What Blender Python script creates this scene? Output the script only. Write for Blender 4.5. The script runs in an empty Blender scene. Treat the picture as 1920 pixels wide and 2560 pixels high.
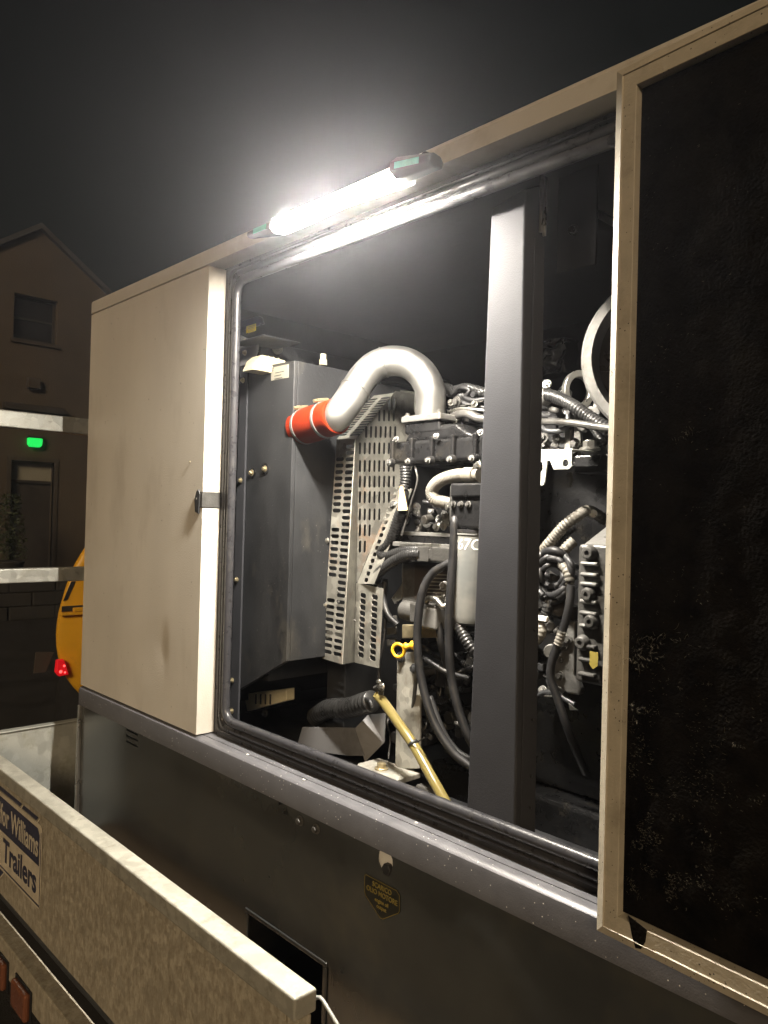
import bpy, bmesh, math, random
import numpy as np
from mathutils import Vector, Matrix, geometry, noise

random.seed(7)
scene = bpy.context.scene
COL = scene.collection

# ------------------------------------------------------------------ camera
YAW, PITCH, ROLL, FPX = math.radians(43.437), math.radians(0.4907), math.radians(1.4937), 1922.0
CAM = Vector((0.0, -1.0, 1.75))
_f = Vector((-math.cos(YAW) * math.cos(PITCH), math.sin(YAW) * math.cos(PITCH), math.sin(PITCH)))
_r0 = Vector((math.sin(YAW), math.cos(YAW), 0.0))
_u0 = _r0.cross(_f)
_r = _r0 * math.cos(ROLL) + _u0 * math.sin(ROLL)
_u = -_r0 * math.sin(ROLL) + _u0 * math.cos(ROLL)
cam_data = bpy.data.cameras.new("camera")
cam = bpy.data.objects.new("camera", cam_data)
COL.objects.link(cam)
cam.matrix_world = Matrix(((_r.x, _u.x, -_f.x, CAM.x), (_r.y, _u.y, -_f.y, CAM.y), (_r.z, _u.z, -_f.z, CAM.z), (0, 0, 0, 1)))
cam_data.sensor_fit = 'VERTICAL'
cam_data.sensor_height = 24.0
cam_data.lens = FPX / 2560.0 * 24.0
cam_data.clip_start = 0.02
cam_data.clip_end = 400.0
scene.camera = cam

# ------------------------------------------------------------------ night sky, street-light glow, exposure
SUN_EL, SUN_AZ = math.radians(24.0), math.radians(-50.0)      # low, from behind the camera's right shoulder
world = bpy.data.worlds.new("World")
scene.world = world
world.use_nodes = True
wn = world.node_tree
wn.nodes.clear()
w_out = wn.nodes.new("ShaderNodeOutputWorld")
w_bg = wn.nodes.new("ShaderNodeBackground")
w_sky = wn.nodes.new("ShaderNodeTexSky")
w_sky.sky_type = 'NISHITA'
w_sky.sun_disc = False
w_sky.sun_elevation = math.radians(3.0)
w_sky.sun_rotation = math.radians(152.0)
w_bg.inputs["Strength"].default_value = 0.006
w_tint = wn.nodes.new("ShaderNodeMix"); w_tint.data_type = 'RGBA'; w_tint.blend_type = 'MULTIPLY'
w_tint.inputs[0].default_value = 1.0; w_tint.inputs[7].default_value = (1.0, .80, .62, 1)      # town glow under low cloud
wn.links.new(w_sky.outputs[0], w_tint.inputs[6])
wn.links.new(w_tint.outputs[2], w_bg.inputs[0])
wn.links.new(w_bg.outputs[0], w_out.inputs[0])

sun_data = bpy.data.lights.new("street_glow", 'SUN')
sun_data.energy = 1.5
sun_data.angle = math.radians(14.0)
sun_data.color = (1.0, 0.75, 0.47)
sun = bpy.data.objects.new("street_glow", sun_data)
COL.objects.link(sun)
_to = Vector((math.cos(SUN_AZ) * math.cos(SUN_EL), math.sin(SUN_AZ) * math.cos(SUN_EL), math.sin(SUN_EL)))
sun.rotation_euler = (-_to).to_track_quat('-Z', 'Y').to_euler()

scene.view_settings.view_transform = 'Standard'
scene.view_settings.look = 'None'
scene.view_settings.exposure = 0.0
scene.view_settings.gamma = 1.0
scene.view_settings.use_curve_mapping = False
cy = scene.cycles
cy.use_denoising = True
cy.use_adaptive_sampling = True
cy.adaptive_threshold = 0.02
cy.max_bounces = 5
cy.diffuse_bounces = 3
cy.glossy_bounces = 3
cy.transmission_bounces = 4
cy.volume_bounces = 0
cy.sample_clamp_indirect = 4.0
cy.caustics_reflective = False
cy.caustics_refractive = False

LAMP_EMIT = 2900.0
BLOOM = 0.0058

# ------------------------------------------------------------------ from a spot in the picture to a point in the place
def ray(x, y):
    return _f + _r * ((x - 960.0) / FPX) - _u * ((y - 1280.0) / FPX)
def at(x, y, Y):
    d = ray(x, y); return CAM + d * ((Y - CAM.y) / d.y)
def atX(x, y, X):
    d = ray(x, y); return CAM + d * ((X - CAM.x) / d.x)
def onplane(x, y, p, n):
    d = ray(x, y); return CAM + d * ((p - CAM).dot(n) / d.dot(n))
def c1(x, y): return (560 + x / 2.44, 620 + y / 2.44)
def c2(x, y): return (560 + x / 2.44, 1250 + y / 2.44)
def c3(x, y): return (1200 + x / 2.949, 400 + y / 2.949)
def c4(x, y): return (1200 + x / 2.949, 1050 + y / 2.949)
def c8(x, y): return (x / 1.929, 1860 + y / 1.929)

# ------------------------------------------------------------------ materials
MATS = {}
def _nt(name):
    m = bpy.data.materials.new(name); m.use_nodes = True
    nt = m.node_tree; b = nt.nodes["Principled BSDF"]
    return m, nt, b
def mat(name, col, rough=0.5, metal=0.0, var=0.15, vscale=6.0, bump=0.0, bscale=80.0, rvar=0.1, coat=0.0, spec=0.5,
        stain=None, stain_scale=4.0, stain_lo=0.55, stain_hi=0.75, stretch=(1, 1, 1), speck=None, speck_scale=180.0, speck_size=0.12, bdist=0.002):
    m, nt, b = _nt(name); N = nt.nodes; L = nt.links
    tc = N.new("ShaderNodeTexCoord")
    mp = N.new("ShaderNodeMapping"); mp.inputs["Scale"].default_value = stretch
    L.new(tc.outputs["Object"], mp.inputs[0])
    n1 = N.new("ShaderNodeTexNoise"); n1.inputs["Scale"].default_value = vscale; n1.inputs["Detail"].default_value = 3
    n1.inputs["Roughness"].default_value = 0.65
    L.new(mp.outputs[0], n1.inputs["Vector"])
    cr = N.new("ShaderNodeValToRGB")
    lo = tuple(c * (1 - var) for c in col); hi = tuple(min(1, c * (1 + var)) for c in col)
    cr.color_ramp.elements[0].color = (*lo, 1); cr.color_ramp.elements[1].color = (*hi, 1)
    cr.color_ramp.elements[0].position = 0.3; cr.color_ramp.elements[1].position = 0.7
    L.new(n1.outputs["Fac"], cr.inputs[0])
    out = cr.outputs[0]
    if stain is not None:
        n2 = N.new("ShaderNodeTexNoise"); n2.inputs["Scale"].default_value = stain_scale; n2.inputs["Detail"].default_value = 4
        n2.inputs["Roughness"].default_value = 0.7
        L.new(mp.outputs[0], n2.inputs["Vector"])
        r2 = N.new("ShaderNodeMapRange"); r2.inputs[1].default_value = stain_lo; r2.inputs[2].default_value = stain_hi
        L.new(n2.outputs["Fac"], r2.inputs[0])
        mx = N.new("ShaderNodeMix"); mx.data_type = 'RGBA'
        L.new(r2.outputs[0], mx.inputs[0]); L.new(out, mx.inputs[6]); mx.inputs[7].default_value = (*stain, 1)
        out = mx.outputs[2]
    if speck is not None:
        v = N.new("ShaderNodeTexVoronoi"); v.inputs["Scale"].default_value = speck_scale
        L.new(tc.outputs["Object"], v.inputs["Vector"])
        n3 = N.new("ShaderNodeTexNoise"); n3.inputs["Scale"].default_value = 9.0; n3.inputs["Detail"].default_value = 1
        L.new(tc.outputs["Object"], n3.inputs["Vector"])
        mm = N.new("ShaderNodeMath"); mm.operation = 'MULTIPLY'; L.new(n3.outputs["Fac"], mm.inputs[0]); mm.inputs[1].default_value = speck_size * 2
        lt = N.new("ShaderNodeMath"); lt.operation = 'LESS_THAN'; L.new(v.outputs["Distance"], lt.inputs[0]); L.new(mm.outputs[0], lt.inputs[1])
        wn_ = N.new("ShaderNodeSeparateColor"); L.new(v.outputs["Color"], wn_.inputs[0])
        gt = N.new("ShaderNodeMath"); gt.operation = 'GREATER_THAN'; L.new(wn_.outputs[0], gt.inputs[0]); gt.inputs[1].default_value = 0.55
        ml = N.new("ShaderNodeMath"); ml.operation = 'MULTIPLY'; L.new(lt.outputs[0], ml.inputs[0]); L.new(gt.outputs[0], ml.inputs[1])
        mx = N.new("ShaderNodeMix"); mx.data_type = 'RGBA'
        L.new(ml.outputs[0], mx.inputs[0]); L.new(out, mx.inputs[6]); mx.inputs[7].default_value = (*speck, 1)
        out = mx.outputs[2]
    L.new(out, b.inputs["Base Color"])
    rr = N.new("ShaderNodeMapRange"); rr.inputs[3].default_value = max(0.03, rough - rvar); rr.inputs[4].default_value = min(1, rough + rvar)
    rr.inputs[1].default_value = 0.3; rr.inputs[2].default_value = 0.7
    L.new(n1.outputs["Fac"], rr.inputs[0]); L.new(rr.outputs[0], b.inputs["Roughness"])
    b.inputs["Metallic"].default_value = metal
    b.inputs["Specular IOR Level"].default_value = spec
    b.inputs["Coat Weight"].default_value = coat
    if bump > 0:
        nb = N.new("ShaderNodeTexNoise"); nb.inputs["Scale"].default_value = bscale; nb.inputs["Detail"].default_value = 1
        L.new(tc.outputs["Object"], nb.inputs["Vector"])
        bp = N.new("ShaderNodeBump"); bp.inputs["Strength"].default_value = bump; bp.inputs["Distance"].default_value = bdist
        L.new(nb.outputs["Fac"], bp.inputs["Height"]); L.new(bp.outputs[0], b.inputs["Normal"])
    MATS[name] = m
    return m
def galv(name, col, rough=0.42, metal=0.75, scale=40.0, stain=None, amt=0.22, s_lo=.5, s_hi=.75, s_scale=5.0, stretch=(1, 1, 1)):
    m, nt, b = _nt(name); N = nt.nodes; L = nt.links
    tc = N.new("ShaderNodeTexCoord")
    v = N.new("ShaderNodeTexVoronoi"); v.inputs["Scale"].default_value = scale
    L.new(tc.outputs["Object"], v.inputs["Vector"])
    s = N.new("ShaderNodeSeparateColor"); L.new(v.outputs["Color"], s.inputs[0])
    n1 = N.new("ShaderNodeTexNoise"); n1.inputs["Scale"].default_value = 7; n1.inputs["Detail"].default_value = 3; n1.inputs["Roughness"].default_value = .7
    L.new(tc.outputs["Object"], n1.inputs["Vector"])
    a = N.new("ShaderNodeMath"); a.operation = 'ADD'; L.new(s.outputs[0], a.inputs[0]); L.new(n1.outputs["Fac"], a.inputs[1])
    cr = N.new("ShaderNodeValToRGB")
    cr.color_ramp.elements[0].position = .3; cr.color_ramp.elements[1].position = 1.0
    cr.color_ramp.elements[0].color = (*[c * (1 - amt) for c in col], 1); cr.color_ramp.elements[1].color = (*[min(1, c * (1 + amt)) for c in col], 1)
    h = N.new("ShaderNodeMath"); h.operation = 'MULTIPLY'; h.inputs[1].default_value = .66; L.new(a.outputs[0], h.inputs[0])
    L.new(h.outputs[0], cr.inputs[0]); out = cr.outputs[0]
    if stain:
        mp = N.new("ShaderNodeMapping"); mp.inputs["Scale"].default_value = stretch; L.new(tc.outputs["Object"], mp.inputs[0])
        n2 = N.new("ShaderNodeTexNoise"); n2.inputs["Scale"].default_value = s_scale; n2.inputs["Detail"].default_value = 5; n2.inputs["Roughness"].default_value = .75
        L.new(mp.outputs[0], n2.inputs["Vector"])
        r2 = N.new("ShaderNodeMapRange"); r2.inputs[1].default_value = s_lo; r2.inputs[2].default_value = s_hi; L.new(n2.outputs["Fac"], r2.inputs[0])
        mx = N.new("ShaderNodeMix"); mx.data_type = 'RGBA'; L.new(r2.outputs[0], mx.inputs[0]); L.new(out, mx.inputs[6]); mx.inputs[7].default_value = (*stain, 1)
        out = mx.outputs[2]
        mm = N.new("ShaderNodeMapRange"); mm.inputs[3].default_value = metal; mm.inputs[4].default_value = 0.1; L.new(r2.outputs[0], mm.inputs[0]); L.new(mm.outputs[0], b.inputs["Metallic"])
    else:
        b.inputs["Metallic"].default_value = metal
    L.new(out, b.inputs["Base Color"])
    rr = N.new("ShaderNodeMapRange"); rr.inputs[3].default_value = rough - .1; rr.inputs[4].default_value = rough + .18; L.new(h.outputs[0], rr.inputs[0]); L.new(rr.outputs[0], b.inputs["Roughness"])
    nb = N.new("ShaderNodeTexNoise"); nb.inputs["Scale"].default_value = 120; L.new(tc.outputs["Object"], nb.inputs["Vector"])
    bp = N.new("ShaderNodeBump"); bp.inputs["Strength"].default_value = .12; bp.inputs["Distance"].default_value = .002
    L.new(nb.outputs["Fac"], bp.inputs["Height"]); L.new(bp.outputs[0], b.inputs["Normal"])
    MATS[name] = m
    return m
def emit(name, col, strength):
    m, nt, b = _nt(name)
    b.inputs["Base Color"].default_value = (*col, 1)
    b.inputs["Emission Color"].default_value = (*col, 1)
    b.inputs["Emission Strength"].default_value = strength
    MATS[name] = m
    return m
mat('beige', (.63, .595, .525), .42, var=.05, vscale=4.0, bump=.22, bscale=260, rvar=.08, stain=(.46, .42, .355), stain_scale=3.4, stain_lo=.53, stain_hi=.85, stretch=(1.5, 1.5, .55),
    speck=(.12, .10, .08), speck_scale=45, speck_size=.06)
mat('beige_clean', (.56, .525, .46), .42, var=.06, vscale=5, bump=.15, bscale=260, stain=(.33, .28, .2), stain_scale=6, stain_lo=.55, stain_hi=.8)
mat('beige_dusty', (.46, .415, .325), .58, var=.08, vscale=40, bump=.25, bscale=260, stain=(.27, .235, .175), stain_scale=12, stain_lo=.52, stain_hi=.78, speck=(.06, .05, .04), speck_scale=160, speck_size=.14)
mat('frame_dark', (.108, .108, .117), .40, var=.12, vscale=22, bump=.12, bscale=420, speck=(.75, .72, .66), speck_scale=120, speck_size=.10, stain=(.09, .09, .098), stain_scale=30, stain_lo=.5, stain_hi=.8)
mat('tank_dark', (.042, .045, .045), .19, var=.2, vscale=4, bump=.03, bscale=3.5, rvar=.06, coat=.15, stain=(.075, .07, .055), stain_scale=3.2, stain_lo=.52, stain_hi=.8, bdist=.01)
mat('pillar_grey', (.040, .041, .046), .7, spec=.12, var=.12, vscale=6, bump=.14, bscale=380, rvar=.06, stain=(.05, .05, .055), stain_scale=4, stain_lo=.55, stain_hi=.8)
mat('steel_black', (.028, .029, .031), .38, var=.3, vscale=8, bump=.15, bscale=150, stain=(.10, .092, .075), stain_scale=7, stain_lo=.56, stain_hi=.85, speck=(.22, .21, .19), speck_scale=110, speck_size=.07, stretch=(1, 1, .5))
mat('cast_black', (.011, .011, .0115), .30, var=.3, vscale=14, bump=.35, bscale=140, rvar=.1, stain=(.035, .031, .025), stain_scale=18, stain_lo=.55, stain_hi=.8)
mat('cast_grey', (.085, .083, .078), .42, metal=.3, var=.25, vscale=18, bump=.4, bscale=160, stain=(.04, .036, .03), stain_scale=14, stain_lo=.5, stain_hi=.72)
mat('rubber', (.017, .017, .018), .46, var=.3, vscale=14, bump=.1, bscale=200, stain=(.07, .062, .05), stain_scale=16, stain_lo=.58, stain_hi=.85)
mat('gasket', (.034, .034, .038), .33, var=.15, vscale=40, bump=.1, bscale=160, stain=(.065, .063, .06), stain_scale=60, stain_lo=.5, stain_hi=.8)
mat('conduit_black', (.022, .022, .022), .34, var=.3, vscale=30)
mat('conduit_pale', (.15, .142, .122), .5, var=.2, vscale=20, stain=(.2, .17, .12), stain_scale=12)
mat('foam', (.006, .0052, .0045), 1.0, var=.6, vscale=26, bump=.6, bscale=240, spec=.02, bdist=.003, stain=(.012, .0105, .008), stain_scale=9, stain_lo=.53, stain_hi=.8)
mat('foam_wall', (.009, .009, .0095), .9, var=.4, vscale=8, bump=.3, bscale=60, spec=.08, bdist=.002)
mat('lint', (.125, .108, .078), .9, var=.3, vscale=40, spec=.1)
mat('alu', (.64, .635, .61), .44, metal=1.0, var=.07, vscale=9, bump=.05, bscale=60, rvar=.07, stain=(.5, .49, .46), stain_scale=9, stain_lo=.5, stain_hi=.8)
mat('alu_cast', (.24, .236, .225), .42, metal=.55, var=.16, vscale=16, bump=.4, bscale=150, stain=(.16, .145, .12), stain_scale=14)
mat('steel_bright', (.50, .49, .455), .32, metal=.95, var=.08, vscale=20, stain=(.36, .33, .27), stain_scale=30)
mat('zinc_yellow', (.55, .47, .30), .35, metal=.8, var=.25, vscale=30)
mat('red_silicone', (.20, .019, .005), .55, spec=.12, var=.12, vscale=14, bump=.15, bscale=120, rvar=.08, stain=(.25, .03, .012), stain_scale=10, stain_lo=.58, stain_hi=.85)
mat('yellow_plastic', (.80, .47, .025), .4, var=.06)
mat('yellow_paint', (.85, .45, .02), .38, var=.08, vscale=4, bump=.05, bscale=30, stain=(.35, .17, .02), stain_scale=5, stain_lo=.6, stain_hi=.9)
mat('yellow_label', (.75, .55, .04), .5, var=.04)
mat('cream_plastic', (.62, .56, .38), .5, var=.1, vscale=14, stain=(.3, .24, .12), stain_scale=10)
mat('filter_white', (.165, .172, .168), .38, var=.08, vscale=10, stain=(.30, .29, .26), stain_scale=6, stain_lo=.5, stain_hi=.8)
mat('white_paint', (.78, .77, .73), .5, var=.03)
mat('label_grey', (.30, .29, .24), .5, var=.08, vscale=40)
mat('label_brown', (.045, .036, .03), .4, var=.1)
mat('ink', (.025, .024, .022), .5, var=.05)
mat('tan_tape', (.62, .46, .26), .6, var=.14, vscale=40)
mat('decal_blue', (.045, .048, .085), .42, var=.15, vscale=30, stain=(.13, .115, .10), stain_scale=20, stain_lo=.6, stain_hi=.9)
mat('decal_white', (.60, .54, .42), .5, var=.12, vscale=30)
mat('label_black', (.018, .018, .013), .35, var=.1)
mat('label_gold', (.30, .235, .05), .5, var=.1)
mat('amber_lens', (.19, .07, .035), .25, var=.1, spec=.6)
mat('asphalt', (.028, .027, .026), .8, var=.35, vscale=3, bump=.7, bscale=160, stain=(.016, .016, .016), stain_scale=.6, bdist=.006)
mat('render_wall', (.085, .068, .048), .85, var=.12, vscale=1.2, bump=.4, bscale=30, stain=(.05, .04, .028), stain_scale=.5, stain_lo=.45, stain_hi=.8, bdist=.01)
mat('wall_trim', (.06, .05, .04), .8, var=.2, vscale=3, bump=.3, bscale=40)
mat('slate', (.05, .05, .052), .7, var=.3, vscale=5)
mat('night_glass', (.02, .021, .024), .08, var=.1, spec=.6)
mat('door_wood', (.045, .04, .035), .5, var=.2, vscale=4)
mat('stone', (.03, .028, .024), .8, var=.3, vscale=4, bump=.6, bscale=20, bdist=.01)
mat('leaf_dark', (.045, .06, .025), .6, var=.4, vscale=8)
mat('tyre', (.02, .02, .02), .7, var=.2, vscale=20, bump=.3, bscale=60)
mat('ply', (.16, .11, .065), .7, var=.25, vscale=6, stretch=(.3, 4, 1))
mat('lamp_plastic', (.06, .065, .065), .45, var=.15, vscale=20)
mat('lamp_shade', (.75, .73, .66), .5, var=.05)
mat('green_label', (.10, .42, .30), .4, var=.15, vscale=60)
galv('galv', (.50, .505, .465), stain=(.30, .28, .22), s_lo=.5, s_hi=.8)
galv('galv_rail', (.43, .42, .36), rough=.5, metal=.35, scale=60, stain=(.22, .205, .16), s_lo=.52, s_hi=.75, s_scale=22.0, amt=.12)
galv('galv_plate', (.44, .405, .32), rough=.6, metal=.12, scale=70, stain=(.235, .195, .135), s_lo=.40, s_hi=.76, s_scale=44.0, stretch=(1.5, 1.5, .7), amt=.18)
galv('galv_guard', (.36, .352, .315), rough=.45, metal=.6, scale=55, stain=(.29, .16, .08), s_lo=.56, s_hi=.74, s_scale=6.0)
galv('galv_light', (.46, .47, .43), rough=.5, metal=.4, scale=30, stain=(.33, .33, .27), s_lo=.52, s_hi=.66, s_scale=9.0, amt=.12)
galv('galv_bracket', (.46, .45, .40), rough=.45, metal=.5, scale=50, stain=(.16, .12, .08), s_lo=.55, s_hi=.75, s_scale=9.0, stretch=(1, 1, .4))
emit('lamp_glow', (1.0, .92, .80), LAMP_EMIT)
emit('green_glow', (.015, .85, .12), 1.0)
emit('red_glow', (.80, .008, .015), 0.40)
emit('red_bulb', (1.0, .10, .09), 2.2)
mat('bracket_grey', (.16, .16, .165), .5, var=.1, vscale=8, stain=(.09, .088, .085), stain_scale=7)
mat('foil_black', (.03, .029, .027), .16, metal=.5, var=.3, vscale=30)
def clear_hose():
    m, nt, b = _nt('clear_hose')
    b.inputs["Base Color"].default_value = (.36, .29, .10, 1); b.inputs["Roughness"].default_value = .14
    b.inputs["Transmission Weight"].default_value = .45; b.inputs["IOR"].default_value = 1.4
    MATS['clear_hose'] = m
clear_hose()
M = MATS
for _n, _cr in (('tank_dark', .22),):
    _b = M[_n].node_tree.nodes['Principled BSDF']; _b.inputs['Coat Weight'].default_value = .5; _b.inputs['Coat Roughness'].default_value = _cr

# ------------------------------------------------------------------ mesh helpers
def V(*a): return Vector(a)
def thing(name, label, cat, loc=(0, 0, 0), group=None):
    o = bpy.data.objects.new(name, None); COL.objects.link(o)
    o.empty_display_size = .1; o.location = loc
    o['label'] = label; o['category'] = cat
    if group: o['group'] = group
    return o
def put(o, parent=None):
    COL.objects.link(o)
    if parent is not None:
        o.parent = parent
        if parent.type == 'EMPTY':
            o.matrix_parent_inverse = Matrix.Translation(parent.location).inverted()
        elif tuple(parent.location) != (0, 0, 0) or parent.rotation_euler != Vector((0, 0, 0)):
            o.matrix_parent_inverse = parent.matrix_basis.inverted()
    return o
def obj(name, bm, m, parent=None, smooth=None, bevel=0.0, label=None, kind=None, seg=2):
    me = bpy.data.meshes.new(name)
    bmesh.ops.recalc_face_normals(bm, faces=bm.faces[:])
    bm.to_mesh(me); bm.free()
    me.materials.append(M[m])
    if smooth is not None:
        if smooth is True:
            for p in me.polygons: p.use_smooth = True
        else:
            me.polygons.foreach_set('use_smooth', [True] * len(me.polygons))
            me.set_sharp_from_angle(angle=math.radians(smooth))
    o = bpy.data.objects.new(name, me)
    put(o, parent)
    if bevel > 0:
        md = o.modifiers.new('bevel', 'BEVEL'); md.width = bevel; md.segments = seg; md.limit_method = 'ANGLE'; md.angle_limit = math.radians(40)
    if label: o['label'] = label
    if kind: o['kind'] = kind
    return o
def box(bm, a, b):
    a = Vector(a); b = Vector(b); vs = []
    for x in (a.x, b.x):
        for y in (a.y, b.y):
            for z in (a.z, b.z): vs.append(bm.verts.new((x, y, z)))
    for q in ((0, 1, 3, 2), (4, 6, 7, 5), (0, 4, 5, 1), (2, 3, 7, 6), (0, 2, 6, 4), (1, 5, 7, 3)):
        bm.faces.new([vs[i] for i in q])
    return vs
def B(name, a, b, m, parent=None, bevel=.002, label=None, **k):
    bm = bmesh.new(); box(bm, a, b); return obj(name, bm, m, parent, bevel=bevel, label=label, **k)
def frame_of(d):
    d = d.normalized(); up = V(0, 0, 1) if abs(d.z) < .95 else V(1, 0, 0)
    s = d.cross(up).normalized(); t = s.cross(d).normalized()
    return s, t
def cyl(bm, p, q, r, r2=None, n=24, cap=True):
    p = Vector(p); q = Vector(q); s, t = frame_of(q - p); r2 = r if r2 is None else r2
    A = [bm.verts.new(p + (s * math.cos(2 * math.pi * i / n) + t * math.sin(2 * math.pi * i / n)) * r) for i in range(n)]
    C = [bm.verts.new(q + (s * math.cos(2 * math.pi * i / n) + t * math.sin(2 * math.pi * i / n)) * r2) for i in range(n)]
    for i in range(n): bm.faces.new((A[i], A[(i + 1) % n], C[(i + 1) % n], C[i]))
    if cap: bm.faces.new(A[::-1]); bm.faces.new(C)
def CY(name, p, q, r, m, parent=None, r2=None, n=28, bevel=.0015, label=None, **k):
    bm = bmesh.new(); cyl(bm, p, q, r, r2, n); return obj(name, bm, m, parent, smooth=40, bevel=bevel, label=label, **k)
def lathe(bm, p, q, prof, n=32):
    """prof: list of (t along p->q in metres, radius)"""
    p = Vector(p); d = (Vector(q) - p).normalized(); s, t = frame_of(d); rings = []
    for (h, r) in prof:
        rings.append([bm.verts.new(p + d * h + (s * math.cos(2 * math.pi * i / n) + t * math.sin(2 * math.pi * i / n)) * max(r, .0002)) for i in range(n)])
    for a, b in zip(rings, rings[1:]):
        for i in range(n): bm.faces.new((a[i], a[(i + 1) % n], b[(i + 1) % n], b[i]))
    bm.faces.new(rings[0][::-1]); bm.faces.new(rings[-1])
def spline(pts, step=.006):
    pts = [Vector(p) for p in pts]
    P = [pts[0] * 2 - pts[1]] + pts + [pts[-1] * 2 - pts[-2]]
    out = []
    for i in range(1, len(P) - 2):
        n = max(2, int((P[i + 1] - P[i]).length / step))
        for k in range(n):
            t = k / n
            out.append(.5 * ((2 * P[i]) + (P[i + 1] - P[i - 1]) * t + (2 * P[i - 1] - 5 * P[i] + 4 * P[i + 1] - P[i + 2]) * t * t + (3 * P[i] - P[i - 1] - 3 * P[i + 1] + P[i + 2]) * t ** 3))
    out.append(pts[-1])
    return out
def resample(path, step):
    out = [path[0]]; acc = 0
    for a, b in zip(path, path[1:]):
        d = (b - a).length
        while acc + d >= step:
            t = (step - acc) / d; a = a.lerp(b, t); out.append(a.copy()); d = (b - a).length; acc = 0
        acc += d
    return out
def sweep(bm, path, rad, n=12, cap=True):
    """rad(i, s) radius at ring i / arc length s"""
    tang = []
    for i in range(len(path)):
        a = path[max(0, i - 1)]; b = path[min(len(path) - 1, i + 1)]; tang.append((b - a).normalized())
    s, t = frame_of(tang[0]); prev = None; arc = 0; rings = []
    for i, p in enumerate(path):
        if i:
            arc += (p - path[i - 1]).length
            s = (s - tang[i] * s.dot(tang[i])).normalized(); t = tang[i].cross(s)
        r = rad(i, arc)
        rings.append([bm.verts.new(p + (s * math.cos(2 * math.pi * k / n) + t * math.sin(2 * math.pi * k / n)) * r) for k in range(n)])
    for a, b in zip(rings, rings[1:]):
        for k in range(n): bm.faces.new((a[k], a[(k + 1) % n], b[(k + 1) % n], b[k]))
    if cap: bm.faces.new(rings[0][::-1]); bm.faces.new(rings[-1])
def hose(name, pts, r, m, parent=None, n=12, label=None, step=.008, kind=None):
    bm = bmesh.new(); sweep(bm, spline(pts, step), lambda i, s: r, n); return obj(name, bm, m, parent, smooth=60, label=label, kind=kind)
def conduit(name, pts, r, m, parent=None, pitch=.0078, n=12, depth=.12, label=None):
    bm = bmesh.new(); path = resample(spline(pts, .003), pitch / 4)
    pr = (1, 1, 1 - depth, 1 - depth)
    sweep(bm, path, lambda i, s: r * pr[i % 4], n); return obj(name, bm, m, parent, smooth=70, label=label)
def prism(bm, pts, ext):
    """closed planar polygon of 3-D points extruded by vector ext"""
    ext = Vector(ext); A = [bm.verts.new(Vector(p)) for p in pts]; C = [bm.verts.new(Vector(p) + ext) for p in pts]; n = len(A)
    bm.faces.new(A[::-1]); bm.faces.new(C)
    for i in range(n): bm.faces.new((A[i], A[(i + 1) % n], C[(i + 1) % n], C[i]))
def PR(name, pts, ext, m, parent=None, bevel=.0015, label=None, smooth=None, **k):
    bm = bmesh.new(); prism(bm, pts, ext); return obj(name, bm, m, parent, bevel=bevel, label=label, smooth=smooth, **k)
def slot_sheet(name, poly, holes, m, parent=None, thick=.0016, label=None, inward=None):
    """flat sheet from a planar 3-D polygon with real holes; holes: list of (centre3d, length, width, axis3d)"""
    o = Vector(poly[0]); e1 = (Vector(poly[1]) - o).normalized()
    nrm = V(0, 0, 0)
    for i in range(len(poly)):
        a = Vector(poly[i]) - o; b = Vector(poly[(i + 1) % len(poly)]) - o; nrm += a.cross(b)
    nrm.normalize(); e2 = nrm.cross(e1)
    to2 = lambda p: Vector(((Vector(p) - o).dot(e1), (Vector(p) - o).dot(e2)))
    pts = []; edges = []; rings = []
    def loop(l):
        k = len(pts); pts.extend(l); edges.extend([(k + i, k + (i + 1) % len(l)) for i in range(len(l))])
    P2 = [to2(p) for p in poly]; loop(P2)
    for (c, ln, wd, ax) in holes:
        c2d = to2(c); a = to2(o + Vector(ax)).normalized(); bb = Vector((-a.y, a.x)); h = max(0.0, (ln - wd) / 2); r = wd / 2; l = []
        K = 10 if ln < wd * 1.4 else 4
        for k in range(K + 1): th = -math.pi / 2 + math.pi * k / K; l.append(c2d + a * (h + r * math.cos(th)) + bb * r * math.sin(th))
        for k in range(K + 1): th = math.pi / 2 + math.pi * k / K; l.append(c2d + a * (-h + r * math.cos(th)) + bb * r * math.sin(th))
        loop(l); rings.append((c2d, a, bb, h, r))
    vo, eo, fo, _, _, _ = geometry.delaunay_2d_cdt(pts, edges, [], 0, 1e-6)
    def inside(p):
        c = False
        for i in range(len(P2)):
            a, b = P2[i], P2[i - 1]
            if (a.y > p.y) != (b.y > p.y) and p.x < (b.x - a.x) * (p.y - a.y) / (b.y - a.y) + a.x: c = not c
        return c
    bm = bmesh.new(); vs = [bm.verts.new(o + e1 * p.x + e2 * p.y) for p in vo]
    for f in fo:
        c = sum((vo[i] for i in f), Vector((0, 0))) / len(f)
        if not inside(c): continue
        hole = False
        for (cc, a, bb, h, r) in rings:
            d = c - cc; x = max(0, abs(d.dot(a)) - h); y = d.dot(bb)
            if x * x + y * y < r * r * .93: hole = True; break
        if not hole: bm.faces.new([vs[i] for i in f])
    for v in [v for v in bm.verts if not v.link_faces]: bm.verts.remove(v)
    bmesh.ops.recalc_face_normals(bm, faces=bm.faces[:])
    ob = obj(name, bm, m, parent, label=label)
    md = ob.modifiers.new('sheet', 'SOLIDIFY'); md.thickness = thick; md.offset = 0
    return ob
_bolt = {}
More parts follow.
